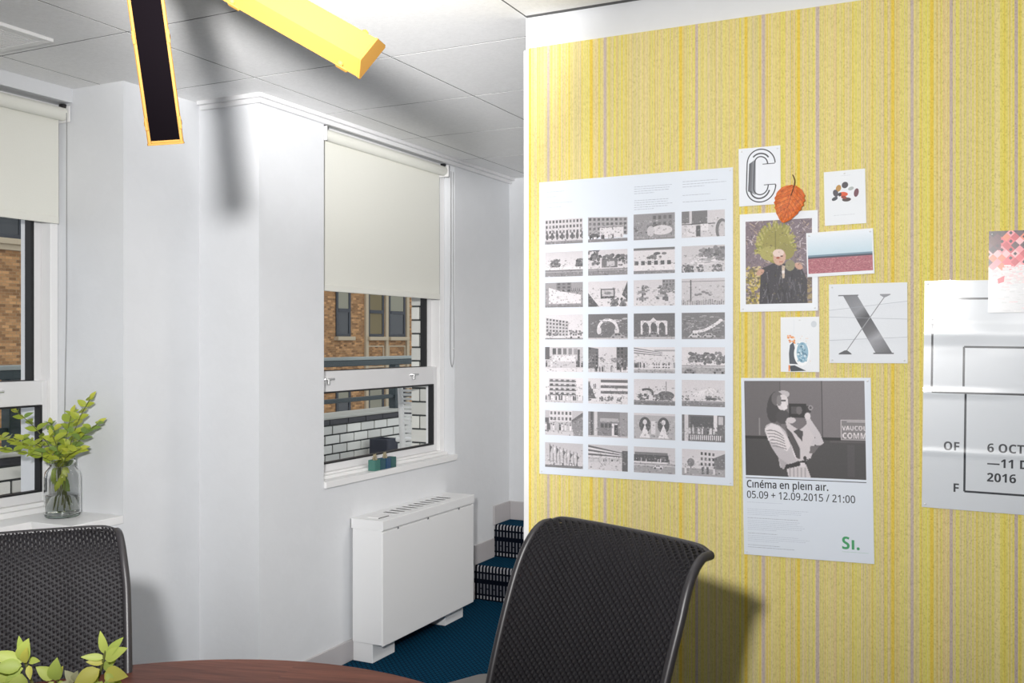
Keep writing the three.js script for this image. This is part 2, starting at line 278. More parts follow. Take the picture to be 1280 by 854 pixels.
// ---------------------------------------------------------------- low heater under the window
{
  const x0 = W2, x1 = -2.50, z0 = -4.635, z1 = -3.758, H = 0.657;
  const h = thing('heater_cabinet', 'white metal fan heater cabinet with slotted top below the window', 'heater', [(x0 + x1) / 2, 0, (z0 + z1) / 2]);
  const hx = (x1 - x0) / 2, hz = (z1 - z0) / 2;
  obj('body', [lim(-hx + 0.013, -hx + 0.017, 0.09, H - 0.003, -hz + 0.012, hz - 0.012), lim(-hx + 0.017, hx - 0.012, 0.088, 0.094, -hz + 0.012, hz - 0.012), lim(hx - 0.014, hx - 0.012, 0.09, H - 0.045, -hz + 0.012, hz - 0.012), rbox(-hx + 0.013, hx - 0.006, 0.088, H - 0.045, hz - 0.012, hz, 0.003), rbox(-hx + 0.013, hx - 0.006, 0.088, H - 0.045, -hz, -hz + 0.012, 0.003)], M.whiteMetal, h);
  const sx0 = -0.045, sx1 = 0.040, zs = hz - 0.20, pitch = 0.055, sw = 0.024, n = 10, ze = zs - n * pitch;
  const bars = []; for (let k = 0; k < n; k++) bars.push(lim(sx0, sx1, H - 0.001, H, zs - (k + 1) * pitch + 0.0001, zs - k * pitch - sw));
  const top = obj('top_cover', [lim(-hx + 0.001, sx0, H - 0.001, H, -hz, hz), lim(sx1, hx - 0.003, H - 0.001, H, -hz, hz), rbox(hx - 0.006, hx, H - 0.045, H, -hz, hz, 0.003), lim(-hx + 0.001, -hx + 0.005, H - 0.045, H - 0.001, -hz, hz), lim(sx0 - 0.001, sx1 + 0.001, H - 0.001, H - 0.0001, zs, hz), lim(sx0 - 0.001, sx1 + 0.001, H - 0.001, H - 0.0001, -hz, ze), lim(-hx + 0.002, hx - 0.003, H - 0.045, H - 0.001, hz - 0.006, hz), lim(-hx + 0.002, hx - 0.003, H - 0.045, H - 0.001, -hz, -hz + 0.006), ...bars], M.whiteMetal, h);
  obj('control_lid', rbox(-0.03, 0.035, H - 0.001, H + 0.003, hz - 0.15, hz - 0.05, 0.001), M.white, top);
  obj('lid_gap_shade', rbox(0.035, 0.040, H - 0.001, H + 0.0022, hz - 0.13, hz - 0.045, 0.0008, 1), M.black, top);  // black strip, paints the shade in the gap beside the lid
  const fp = obj('front_panel', rbox(hx - 0.012, hx - 0.002, 0.083, H - 0.052, -hz + 0.004, hz - 0.004, 0.003), M.whiteMetal, h);
  for (const z of [-0.27, 0.04, 0.31]) obj('clip', rbox(hx - 0.006, hx + 0.001, H - 0.056, H - 0.044, z - 0.006, z + 0.006, 0.001), M.chrome, fp);
  for (const s of [-1, 1]) obj('foot', rbox(-hx + 0.013, hx - 0.058, 0, 0.09, s > 0 ? hz - 0.19 : -hz + 0.02, s > 0 ? hz - 0.004 : -hz + 0.21, 0.003), M.whiteMetal, h);
}

// ---------------------------------------------------------------- four small planters on the sill
{
  const cols = [[0.035, 0.16, 0.13], [0.015, 0.075, 0.10], [0.012, 0.06, 0.14], [0.03, 0.10, 0.095]];
  const what = ['dark green cube planter with a beige succulent on the window sill', 'dark petrol cube planter between the green and the navy one', 'navy blue cube planter with a beige succulent on the window sill', 'empty grey teal cube planter beside the navy blue one'];
  for (let i = 0; i < 4; i++) {
    const z = -3.985 - i * 0.047, t = thing('cube_planter', what[i], 'planter', [-2.700, SILL2, z], 0.03 * (i % 2 ? -1 : 1), 'teal cube planters on the sill');
    const m = phy({ color: lin(...cols[i]), roughness: 0.25, clearcoat: 0.6, clearcoatRoughness: 0.15 });
    const a = 0.0215, hgt = 0.052;
    obj('pot', [rbox(-a, -a + 0.004, 0, hgt, -a, a, 0.002), rbox(a - 0.004, a, 0, hgt, -a, a, 0.002), rbox(-a + 0.004, a - 0.004, 0, hgt, -a, -a + 0.004, 0.001), rbox(-a + 0.004, a - 0.004, 0, hgt, a - 0.004, a, 0.001), lim(-a + 0.003, a - 0.003, 0, 0.006, -a + 0.003, a - 0.003)], m, t);
    obj('soil', lim(-a + 0.004, a - 0.004, 0.006, hgt - 0.008, -a + 0.004, a - 0.004), std({ color: lin(0.05, 0.035, 0.025), roughness: 1 }), t);
    if (i === 0 || i === 2) {
      const su = thing('succulent', i ? 'small beige succulent growing in the navy blue cube planter' : 'small beige succulent growing in the dark green cube planter', 'succulent', [-2.700, SILL2 + hgt - 0.008, z + (i ? 0.003 : -0.004)], 0, 'succulents in the teal planters');
      const lm = std({ color: lin(0.36, 0.31, 0.2), roughness: 0.7 });
      const leafG = new THREE.SphereGeometry(0.007, 8, 6); leafG.scale(0.6, 0.5, 1); leafG.translate(0, 0, 0.0075);
      for (let k = 0; k < 15; k++) { const l = obj('leaf', leafG, lm, su); l.position.y = 0.006 + k * 0.0013; l.rotation.set(-0.15 - k * 0.07, k * 2.399, 0, 'YXZ'); }
    }
  }
}

// ---------------------------------------------------------------- round walnut table
{
  const t = thing('round_table', 'round dark walnut table between the two mesh chairs', 'table', [-1.268, 0, -1.142]);
  const R = 0.71, y = 0.735;
  const tg = lathe([[0, y - 0.028], [R - 0.03, y - 0.028], [R - 0.004, y - 0.012], [R, y - 0.006], [R - 0.001, y - 0.001], [R - 0.003, y], [0, y]], 128).toNonIndexed();
  { const p = tg.attributes.position, uv = tg.attributes.uv, a = 0.25; for (let i = 0; i < p.count; i++) uv.setXY(i, p.getX(i) * Math.cos(a) - p.getZ(i) * Math.sin(a), p.getX(i) * Math.sin(a) + p.getZ(i) * Math.cos(a) + p.getY(i)); tg.computeVertexNormals(); }
  obj('table_top', tg, M.wood, t);
  obj('column', lathe([[0, 0.02], [0.05, 0.02], [0.045, 0.1], [0.045, 0.68], [0.12, 0.7], [0.12, y - 0.028], [0, y - 0.028]]), M.black, t);
  obj('base', lathe([[0, 0], [0.32, 0], [0.325, 0.008], [0.3, 0.016], [0.06, 0.035], [0, 0.035]]), M.black, t);
}

// ---------------------------------------------------------------- mesh-backed task chairs
const chairM = { strand: phy({ color: lin(0.011, 0.010, 0.012), roughness: 0.48, specularIntensity: 0.6 }), back: std({ color: lin(0.007, 0.006, 0.009), roughness: 0.7 }), frame: std({ color: lin(0.03, 0.028, 0.031), roughness: 0.4 }), pad: std({ color: lin(0.13, 0.125, 0.125), roughness: 0.55 }), seat: std({ color: lin(0.02, 0.02, 0.023), roughness: 0.9 }) };
const profile = new THREE.CatmullRomCurve3([V(0, 0.46, 0.155), V(0, 0.56, 0.135), V(0, 0.70, 0.105), V(0, 0.85, 0.060), V(0, 0.96, 0.020), V(0, 1.015, -0.004), V(0, 1.048, -0.028), V(0, 1.064, -0.052), V(0, 1.066, -0.072)], false, 'centripetal');
function backPoint(u, v, off = 0) {   // u -1..1 across, v 0..1 from the seat up to the rolled top
  const q = profile.getPointAt(v), tn = profile.getTangentAt(v), n = V(0, -tn.z, tn.y);
  if (n.z < 0) n.negate();
  const w = lerp(0.225, 0.243, Math.sin(Math.min(1, v * 1.15) * Math.PI / 2)) - 0.010 * clamp((v - 0.75) / 0.25);
  const corner = Math.pow(Math.abs(u), 14) * 0.012 * clamp((v - 0.8) / 0.2);
  return V(u * w, q.y - corner, q.z + 0.030 * u * u * (1 - 0.5 * v)).addScaledVector(n, off);
}
function ribbons(count, steps, at, half) {   // strands with a ridge: three points a step
  const pos = [], idx = [];
  for (let s = 0; s < count; s++) {
    const base = pos.length / 3;
    for (let k = 0; k <= steps; k++) for (const e of [-1, 0, 1]) { const p = at(s, k / steps, e); pos.push(p.x, p.y, p.z); }
    for (let k = 0; k < steps; k++) { const a = base + k * 3; idx.push(a, a + 1, a + 4, a, a + 4, a + 3, a + 1, a + 2, a + 5, a + 1, a + 5, a + 4); }
  }
  const g = new THREE.BufferGeometry(); g.setAttribute('position', new THREE.Float32BufferAttribute(pos, 3)); g.setIndex(idx); g.computeVertexNormals();
  g.setAttribute('uv', new THREE.Float32BufferAttribute(new Float32Array(pos.length / 3 * 2), 2)); return g;
}
const N = 60, PER = 40;
const meshWeave = ribbons(N, 240, (s, v, e) => {
  const u = (s + 0.5) / N * 2 - 1, ph = (v * PER + s * 0.37) * Math.PI * 2, up = Math.sin(ph);
  return backPoint(clamp(u * 0.97 + e * 0.0105 + 0.004 * Math.cos(ph), -1, 1), v, 0.0015 + 0.0026 * up + (e ? -0.0012 : 0.0006));
});
const meshBacking = ribbons(1, 60, (s, v, e) => backPoint(e * 0.5 - 0.5, v, -0.0015));
const meshBacking2 = ribbons(1, 60, (s, v, e) => backPoint(e * 0.5 + 0.5, v, -0.0015));
const padGeo = (() => { const sh = new THREE.Shape(), a = 0.036, b = 0.100, r = 0.03; sh.moveTo(-a, -b + r); sh.lineTo(-a, b - r); sh.quadraticCurveTo(-a, b, -a + r, b); sh.lineTo(a - r, b); sh.quadraticCurveTo(a, b, a, b - r); sh.lineTo(a, -b + r); sh.quadraticCurveTo(a, -b, a - r, -b); sh.lineTo(-a + r, -b); sh.quadraticCurveTo(-a, -b, -a, -b + r);
  const g = new THREE.ExtrudeGeometry(sh, { depth: 0.010, bevelEnabled: true, bevelSize: 0.008, bevelThickness: 0.008, bevelSegments: 3, curveSegments: 8 }); g.rotateX(-Math.PI / 2); g.translate(0, 0.008, 0); return g; })();
function chair(label, p, turn, drop) {
  const c = thing('task_chair', label, 'chair', [p.x, 0, p.z], turn), b = new THREE.Group();
  b.name = 'backrest'; b.position.y = -drop; c.add(b);
  obj('mesh_backing', [meshBacking, meshBacking2], chairM.back, b);
  const w = obj('woven_mesh', meshWeave, chairM.strand, b); w.userData.kind = 'stuff';
  const side = (u) => Array.from({ length: 26 }, (_, i) => backPoint(u, i / 25, 0));
  for (const u of [-1, 1]) {
    const g = tube(side(u), 0.0095, 60, 10); obj('side_rail', g, chairM.frame, b);
  }
  obj('top_rail', tube(Array.from({ length: 21 }, (_, i) => backPoint(i / 10 - 1, 1, -0.001)), 0.0075, 50, 10), chairM.frame, b);
  obj('lower_rail', tube(Array.from({ length: 21 }, (_, i) => backPoint(i / 10 - 1, 0, -0.001)), 0.011, 40, 8), chairM.frame, b);
  obj('spine', tube([V(0, 0.40, 0.20), V(0, 0.46, 0.10), V(0, 0.58, 0.07), V(0, 0.72, 0.06)].map((v) => v.setY(v.y)), 0.017, 24, 10), chairM.frame, b);
  const sy = 0.46 - drop, cz = 0.40;
  obj('seat', rbox(-0.24, 0.24, sy - 0.06, sy, cz - 0.24, cz + 0.24, 0.03, 4), chairM.seat, c);
  for (const s of [-1, 1]) {
    const a = new THREE.Group(); a.name = 'armrest'; c.add(a);
    const pd = padGeo.clone(); pd.translate(s * 0.305, 0.672 - drop, 0.150); obj('arm_pad', pd, chairM.pad, a);
    obj('arm_post', tube([V(s * 0.305, 0.68 - drop, 0.16), V(s * 0.31, 0.55 - drop, 0.20), V(s * 0.29, 0.42 - drop, 0.34), V(s * 0.16, sy - 0.065, 0.36)], 0.014, 30, 8), chairM.frame, a);
  }
  obj('column', [rod(V(0, 0.09, cz), V(0, sy - 0.05, cz), 0.025), rod(V(0, sy - 0.10, cz), V(0, sy - 0.055, cz), 0.09, 0.12, 16)], chairM.frame, c);
  for (let k = 0; k < 5; k++) {
    const an = k / 5 * Math.PI * 2 + 0.3, e = V(Math.cos(an) * 0.29, 0.075, cz + Math.sin(an) * 0.29), l = obj('leg', rod(V(0, 0.12, cz), e, 0.024, 0.016), chairM.frame, c);
    const wh = new THREE.CylinderGeometry(0.028, 0.028, 0.035, 16); wh.rotateX(Math.PI / 2); wh.rotateY(-an + 0.6); wh.translate(e.x, 0.028, e.z); obj('caster', [wh, rod(V(e.x, 0.03, e.z), V(e.x, 0.075, e.z), 0.007)], M.black, l);
  }
  return c;
}
{
  const n2 = V(-0.404, 0, 0.915), p2 = V(-0.715, 0, -2.01).addScaledVector(n2, 0.06);
  chair('black woven mesh office chair in front of the yellow textile wall', p2, THREE.MathUtils.degToRad(-23.8), 0);
  const n1 = V(0.81, 0, 0.586), p1 = V(-2.02, 0, -1.505).addScaledVector(n1, 0.06);
  chair('black woven mesh office chair in front of the window with the leafy jar', p1, THREE.MathUtils.degToRad(54.1), 0.032);
}

// ---------------------------------------------------------------- ceiling pendant with folded yellow metal arms
const gold = phy({ color: lin(0.24, 0.125, 0.026), roughness: 0.65, specularIntensity: 0.25 });
const darkPanel = phy({ color: lin(0.0012, 0.0006, 0.0012), roughness: 0.8, specularIntensity: 0.05 });
{
  const hub = seen(-0.669, 0.7356, 1.75);
  const p = thing('pendant_lamp', 'yellow metal pendant lamp with long angled arms and dark panels', 'lamp', [hub.x, hub.y, hub.z]);
  obj('canopy', lathe([[0, CEIL - hub.y], [0.07, CEIL - hub.y], [0.07, CEIL - hub.y - 0.012], [0.06, CEIL - hub.y - 0.02], [0, CEIL - hub.y - 0.02]], 32), gold, p);
  obj('hub', [lathe([[0, -0.045], [0.045, -0.04], [0.05, 0], [0.045, 0.035], [0, 0.04]], 32), rod(V(0, 0.03, 0), V(0, CEIL - hub.y - 0.018, 0), 0.012)], gold, p);
  const arm = (tip, face, roll, k) => {
    const end = tip.clone().sub(hub), d = end.clone().normalize(), start = d.clone().multiplyScalar(0.03), L = end.length() - 0.03;
    let n = face.clone().sub(hub).sub(end.clone().multiplyScalar(0.5)); n.addScaledVector(d, -n.dot(d)).normalize().applyAxisAngle(d, roll);
    const s = new THREE.Vector3().crossVectors(n, d), mtx = new THREE.Matrix4().makeBasis(s, n, d).scale(V(k, k, 1)).setPosition(start);
    const g = new THREE.Group(); g.name = 'arm'; g.applyMatrix4(mtx); p.add(g);
    const shape = (pts) => new THREE.Shape(pts.map(([x, y]) => new THREE.Vector2(x, y)));
    const ex = (pts, len, z) => { const e = new THREE.ExtrudeGeometry(shape(pts), { depth: len, bevelEnabled: true, bevelSize: 0.0008, bevelThickness: 0.0008, bevelSegments: 1 }); e.translate(0, 0, z); return e; };
    obj('housing', ex([[-0.042, 0.004], [-0.037, 0.004], [-0.036, -0.006], [0.036, -0.006], [0.037, 0.004], [0.042, 0.004], [0.044, 0], [0.028, -0.040], [-0.028, -0.040], [-0.044, 0]], L, 0), gold, g);
    obj('panel', lim(-0.0355, 0.0355, -0.006, -0.002, 0.004, L - 0.004), darkPanel, g);
    obj('end_cap', ex([[-0.0435, 0.0055], [0.0435, 0.0055], [0.0455, 0], [0.029, -0.0415], [-0.029, -0.0415], [-0.0455, 0]], 0.0025, L + 0.001), gold, g);
    for (const z of [L - 0.035, L * 0.45]) for (const q of [-1, 1]) obj('thumb_screw', [rbox(q * 0.0415 - 0.004, q * 0.0415 + 0.004, -0.003, 0.009, z - 0.012, z + 0.012, 0.002), rod(V(q * 0.039, -0.012, z), V(q * 0.045, -0.0095, z), 0.006)], gold, g);
  };
  arm(seen(-0.651, 0.3745, 1.85), V(0, EYE, 0), 0, 0.72);
  arm(seen(-0.239, 0.474, 1.66), V(0, EYE, 0), Math.PI - 0.45, 0.84);
}

// ---------------------------------------------------------------- unseen ceiling panels, two of them added as fill behind the camera, and the strobe
for (const [x, z, power] of TROFFERS) {
  const t = thing('ceiling_light', z < -3 ? 'square flat ceiling light panel in the passage behind the partition' : z > 1 ? 'added unseen fill light panel in the ceiling near the back wall' : 'added unseen fill light panel in the ceiling above the photographer', 'light', [x, CEIL - 0.02, z], 0, 'ceiling light panels');
  obj('light_frame', [lim(-0.3, 0.3, 0, 0.02, -0.3, -0.27), lim(-0.3, 0.3, 0, 0.02, 0.27, 0.3), lim(-0.3, -0.27, 0, 0.02, -0.27, 0.27), lim(0.27, 0.3, 0, 0.02, -0.27, 0.27)], M.white, t);
  obj('diffuser', lim(-0.27, 0.27, 0.008, 0.02, -0.27, 0.27), std({ color: 0xffffff, emissive: 0xffffff, emissiveIntensity: 1.2 }), t);
  const l = new THREE.RectAreaLight(0xfff8f0, power, 0.54, 0.54); l.position.set(x, CEIL - 0.018, z); l.rotation.x = -Math.PI / 2; scene.add(l);
}
{
  const t = thing('studio_strobe', 'unseen photographic strobe with three made up heads on a black stand beside the photographer', 'strobe', [FLASH_AT.x + 0.16, 0, FLASH_AT.z + 0.12]), P0 = V(0, FLASH_AT.y - 0.06, 0), off = FLASH_AT.clone().sub(t.position);
  for (const [at, aim] of HEADS) {
    const d = aim.clone().sub(at).normalize(), loc = off.clone().addScaledVector(d, -0.065);
    const h = obj('strobe_head', [rod(loc.clone().addScaledVector(d, -0.15), loc, 0.045, 0.05, 24), rod(loc.clone().addScaledVector(d, -0.1), P0, 0.008)], M.black, t);
    obj('strobe_face', rod(loc.clone().addScaledVector(d, 0.0005), loc.clone().addScaledVector(d, 0.004), 0.045, 0.045, 24), std({ color: 0xffffff, emissive: 0xffffff, emissiveIntensity: 3 }), h);
  }
  obj('stand_pole', rod(V(0, 0.5, 0), P0, 0.012), M.black, t);
  for (let k = 0; k < 3; k++) { const a = k * 2.0944 + 0.5; obj('leg', rod(V(0, 0.55, 0), V(Math.cos(a) * 0.4, 0.01, Math.sin(a) * 0.4), 0.01), M.black, t); }
}

// ---------------------------------------------------------------- leaves
function leafGeo(wide, curl, fold) {   // one leaf, base at the origin, tip at y = 1, thickness by two skins
  const rows = 7, pos = [], idx = [], uv = [];
  for (let i = 0; i <= rows; i++) {
    const t = i / rows, w = wide * Math.pow(Math.sin(Math.PI * Math.pow(t, 0.85)), 0.8) * 0.5 * (1 - 0.25 * t) + 0.004;
    for (const e of [-1, 0, 1]) { pos.push(e * w, t, -curl * t * t + (e ? fold * w : 0)); uv.push(e * 0.5 + 0.5, t); }
  }
  for (let i = 0; i < rows; i++) { const a = i * 3; for (const k of [0, 1]) idx.push(a + k, a + k + 1, a + k + 4, a + k, a + k + 4, a + k + 3); }
  const g = new THREE.BufferGeometry(); g.setAttribute('position', new THREE.Float32BufferAttribute(pos, 3)); g.setAttribute('uv', new THREE.Float32BufferAttribute(uv, 2)); g.setIndex(idx); g.computeVertexNormals(); return g;
}
const leafMat = (r, g, b) => phy({ color: lin(r, g, b), roughness: 0.55, side: THREE.DoubleSide, transmission: 0.25, thickness: 0 });
const greens = [leafMat(0.42, 0.48, 0.045), leafMat(0.34, 0.43, 0.045), leafMat(0.20, 0.31, 0.06), leafMat(0.50, 0.52, 0.06)];
const leafShapes = [leafGeo(0.62, 0.18, 0.35), leafGeo(0.55, 0.32, 0.25), leafGeo(0.7, 0.1, 0.45)];
function putLeaf(parent, base, dir, face, size, shape, mat) {
  const y = dir.clone().normalize(), z = face.clone().addScaledVector(y, -face.dot(y)).normalize(), x = new THREE.Vector3().crossVectors(y, z);
  const l = obj('leaf', shape, mat, parent); l.applyMatrix4(new THREE.Matrix4().makeBasis(x, y, z)); l.position.copy(base); l.scale.setScalar(size); return l;
}
const stemM = std({ color: lin(0.12, 0.13, 0.03), roughness: 0.7 });
{
  const JX = -3.199, JZ = -2.618, jy = SILL1;
  const j = thing('glass_jar', 'clear glass jar half filled with water on the window sill', 'jar', [JX, jy, JZ]);
  obj('jar_glass', lathe([[0, 0], [0.058, 0], [0.063, 0.004], [0.065, 0.012], [0.065, 0.150], [0.061, 0.172], [0.046, 0.190], [0.044, 0.196], [0.047, 0.2], [0.047, 0.218], [0.044, 0.221], [0.0415, 0.218], [0.0415, 0.192], [0.057, 0.170], [0.0615, 0.150], [0.0615, 0.014], [0.058, 0.009], [0, 0.009]], 48), phy({ color: 0xffffff, transmission: 1, roughness: 0.02, thickness: 0.003, ior: 1.45, attenuationColor: lin(0.85, 0.95, 0.9), attenuationDistance: 0.08 }), j);
  obj('water', lathe([[0, 0.0095], [0.0575, 0.0095], [0.0608, 0.0145], [0.0608, 0.082], [0, 0.082]], 40), phy({ color: 0xffffff, transmission: 1, roughness: 0.01, thickness: 0.06, ior: 1.33, attenuationColor: lin(0.8, 0.9, 0.8), attenuationDistance: 0.4 }), j);
  const b = thing('leafy_branches', 'bunch of yellow green leafy branches standing in the glass jar', 'plant', [JX, jy + 0.012, JZ], YAW);
  const tips = [[-0.25, 0.30, 0.03], [-0.185, 0.385, -0.02], [-0.125, 0.29, 0.05], [-0.065, 0.335, -0.05], [-0.015, 0.30, 0.05], [0.035, 0.38, 0.0], [0.105, 0.435, 0.0], [0.148, 0.345, 0.03], [0.09, 0.25, 0.05], [-0.19, 0.25, 0.06], [0.05, 0.31, -0.05]];
  tips.forEach(([x, y, z], i) => {
    const a = i * 2.4, foot = V(0.024 * Math.cos(a), 0.012 + 0.01 * (i % 3), 0.024 * Math.sin(a)), neck = V(clamp(x * 0.13, -0.025, 0.025), 0.20, clamp(z * 0.3, -0.02, 0.02));
    const curve = new THREE.CatmullRomCurve3([foot, V(neck.x * 0.3 + foot.x * 0.3, 0.11, foot.z * 0.4), neck, V(lerp(neck.x, x, 0.55), lerp(0.20, y, 0.68), lerp(neck.z, z, 0.55)), V(x, y, z)]);
    const s = obj('branch', new THREE.TubeGeometry(curve, 24, 0.0017, 5), stemM, b);
    const pairs = i % 3 === 0 ? 8 : 7, dark = i === 7 || i === 3 ? 2 : i % 2;
    for (let k = 0; k < pairs; k++) {
      const t = lerp(i % 2 ? 0.5 : 0.56, 0.99, k / (pairs - 1)), q = curve.getPointAt(t), tg = curve.getTangentAt(t), a0 = k * 1.6 + i;
      for (const f of [0, Math.PI]) {
        const side = V(Math.cos(a0 + f), 0.15, Math.sin(a0 + f)), dir = tg.clone().multiplyScalar(0.55).add(side);
        const top = V(rr(-0.3, 0.3), 0.7, 1).add(tg.clone().multiplyScalar(0.2));
        putLeaf(s, q, dir, top, rr(0.036, 0.054) * (1 - 0.2 * (t > 0.95)), leafShapes[Math.floor(rnd() * 3)], greens[rnd() < 0.75 ? dark : Math.floor(rnd() * 4)]);
      }
    }
    putLeaf(s, V(x, y, z), curve.getTangentAt(1), V(0, 0.4, 1), 0.036, leafShapes[1], greens[3]);
  });
  // leaves that hang inside the jar's shoulder
  const inner = obj('branch', tube([V(0.012, 0.02, 0.01), V(0.015, 0.1, 0.012), V(0.005, 0.2, 0)], 0.0018, 16, 5), stemM, b);
  for (let k = 0; k < 18; k++) { const a = k * 2.2; putLeaf(inner, V(-0.006 + 0.012 * Math.cos(a), 0.178 - 0.0042 * k, 0.012 * Math.sin(a) + 0.01), V(0.5 * Math.cos(a), -0.5, 0.5 * Math.sin(a)), V(0, 0.5, 1), 0.034, leafShapes[k % 3], greens[k % 3]); }
}
// sprigs on the table, in a small vase that stands below the picture's edge
{
  const O = seen(-0.564, -0.434, 1.25);
  const vase = thing('bud_vase', 'small white vase on the round walnut table', 'vase', [O.x, 0.735, O.z]);
  const vh = O.y - 0.735;
  obj('vase_body', lathe([[0, 0], [0.045, 0], [0.055, 0.02], [0.058, 0.08], [0.03, 0.15], [0.022, 0.19], [0.027, 0.205], [0.022, 0.2], [0.016, 0.185], [0, 0.18]], 40), M.white, vase);
  const t = thing('leafy_sprigs', 'pale yellow green leafy sprigs rising above the round table', 'plant', [O.x, O.y, O.z], YAW);
  const mm = 0.001016, S = (px, py, z = 0) => V((px - 85) * mm, (854 - py) * mm, z);
  const pale = [leafMat(0.55, 0.64, 0.14), leafMat(0.47, 0.58, 0.12), leafMat(0.64, 0.62, 0.12), leafMat(0.55, 0.55, 0.35)];
  const sprig = (pts, leaves) => {
    const s = obj('sprig', tube(pts, 0.0018, 24, 6), stemM, t);
    for (const [bx, by, tx, ty, wide, m, zb = 0, zt = 0.01, fold = 0.35] of leaves) {
      const A = S(bx, by, zb), B = S(tx, ty, zb + zt), L = A.distanceTo(B), key = Math.min(2, Math.max(0, Math.round((wide - 0.3) / 0.15)));
      putLeaf(s, A, B.clone().sub(A), V(0.15, 0.5, 1), L, sprigShapes[key], pale[m]);
    }
  };
  const sprigShapes = [leafGeo(0.36, 0.08, 0.3), leafGeo(0.5, 0.12, 0.35), leafGeo(0.66, 0.15, 0.4)];
  const root = V(0, -vh + 0.16, 0);
  sprig([root, S(105, 880), S(118, 860), S(128, 830), S(132, 812)], [
    [132, 818, 129, 787, 0.34, 0], [134, 820, 157, 794, 0.34, 1, 0.002], [133, 823, 162, 806, 0.45, 0, 0.004], [131, 822, 105, 818, 0.36, 0], [130, 828, 112, 824, 0.5, 2], [133, 840, 164, 839, 0.6, 2, 0.006, 0.012], [128, 838, 146, 822, 0.5, 1, -0.004],
    [126, 846, 103, 862, 0.62, 0, 0.006], [128, 834, 100, 852, 0.6, 2, 0.008, 0.015], [132, 848, 122, 872, 0.6, 0, 0.01], [136, 844, 158, 866, 0.6, 1, 0.004], [138, 838, 150, 852, 0.5, 0, 0.01]]);
  sprig([root, S(60, 885), S(42, 858), S(34, 836), S(30, 820)], [
    [29, 826, 39, 797, 0.6, 0, 0.002], [27, 825, 25, 795, 0.34, 1, -0.006], [28, 828, -6, 813, 0.45, 0], [30, 830, 2, 829, 0.6, 1, 0.006, 0.014], [33, 827, 40, 806, 0.5, 2, 0.006], [36, 826, 53, 823, 0.45, 0], [31, 834, -4, 848, 0.5, 0, 0.004, 0.012], [33, 838, 30, 878, 0.62, 0, 0.012, 0.01], [30, 836, 12, 853, 0.5, 1, 0.008], [36, 832, 42, 846, 0.4, 2]]);
  sprig([root, S(80, 880), S(75, 860), S(71, 848)], [
    [70, 850, 75, 821, 0.62, 1, 0.002], [69, 848, 50, 831, 0.6, 0], [72, 846, 80, 832, 0.5, 2, -0.004], [70, 850, 60, 862, 0.5, 0, 0.006], [73, 852, 86, 858, 0.5, 1]]);
  sprig([root, S(95, 885), S(95, 862), S(94, 850)], [
    [94, 852, 86, 836, 0.66, 3], [95, 851, 101, 836, 0.66, 3, 0.003], [93, 856, 80, 850, 0.66, 3, 0.004], [96, 856, 107, 850, 0.66, 3, 0.004], [95, 858, 95, 846, 0.66, 3, 0.008]]);
}

// ---------------------------------------------------------------- prints pinned to the yellow textile
const g255 = (v, a = 1) => `rgba(${v | 0},${v * 0.97 | 0},${v * 0.985 | 0},${a})`;
function grain(g, x, y, w, h, amount) { const im = g.getImageData(x, y, w, h); for (let i = 0; i < im.data.length; i += 4) { const n = (rnd() - 0.5) * amount; im.data[i] += n; im.data[i + 1] += n; im.data[i + 2] += n; } g.putImageData(im, x, y); }
const R = (g, c, x, y, w, h) => { g.fillStyle = c; g.fillRect(x, y, w, h); };
const poly = (g, c, ...p) => { g.fillStyle = c; g.beginPath(); for (let i = 0; i < p.length; i += 2) g.lineTo(p[i], p[i + 1]); g.closePath(); g.fill(); };
const blob = (g, c, x, y, rx, ry, a = 0) => { g.fillStyle = c; g.beginPath(); g.ellipse(x, y, rx, ry, a, 0, 7); g.fill(); };
function trees(g, W, H, base, size, n, tone) { for (let i = 0; i < n; i++) { const x = rnd() * W; for (let k = 0; k < 14; k++) blob(g, g255(tone + rr(-28, 34)), x + rr(-1, 1) * size * 0.7, base - rnd() * size * 1.5, rr(0.12, 0.34) * size, rr(0.12, 0.3) * size); } }
function car(g, x, y, s, tone) { poly(g, g255(tone), x, y, x + s * 0.15, y - s * 0.17, x + s * 0.32, y - s * 0.32, x + s * 0.68, y - s * 0.32, x + s * 0.84, y - s * 0.17, x + s, y - s * 0.12, x + s, y); R(g, g255(60), x + s * 0.33, y - s * 0.28, s * 0.15, s * 0.12); R(g, g255(60), x + s * 0.52, y - s * 0.28, s * 0.15, s * 0.12); blob(g, g255(30), x + s * 0.22, y, s * 0.09, s * 0.09); blob(g, g255(30), x + s * 0.8, y, s * 0.09, s * 0.09); }
function crowd(g, W, y, n, s) { for (let i = 0; i < n; i++) { const x = rnd() * W, h = s * rr(0.8, 1.2), t = rnd() < 0.5 ? rr(30, 80) : rr(160, 235); R(g, g255(t), x, y - h, s * 0.35, h); blob(g, g255(rr(60, 200)), x + s * 0.17, y - h - s * 0.14, s * 0.14, s * 0.17); } }
function facade(g, x, y, w, h, nx, ny, wall, win, skew = 0) {
  poly(g, g255(wall), x, y, x + w, y + skew, x + w, y + h, x, y + h);
  for (let i = 0; i < nx; i++) for (let j = 0; j < ny; j++) { const f = i / nx, X = x + w * (f + 0.22 / nx), t = y + skew * f, hh = h - skew * f; R(g, g255(win + rr(-20, 30)), X, t + hh * (j + 0.2) / ny, w * 0.55 / nx, hh * 0.55 / ny); }
}
const sky = (g, W, H, a = 205, b = 225) => { const k = g.createLinearGradient(0, 0, 0, H); k.addColorStop(0, g255(a)); k.addColorStop(1, g255(b)); g.fillStyle = k; g.fillRect(0, 0, W, H); };
const road = (g, W, H, y, t = 120) => { R(g, g255(t), 0, y, W, H - y); R(g, g255(t + 45), 0, y + (H - y) * 0.15, W, (H - y) * 0.12); };
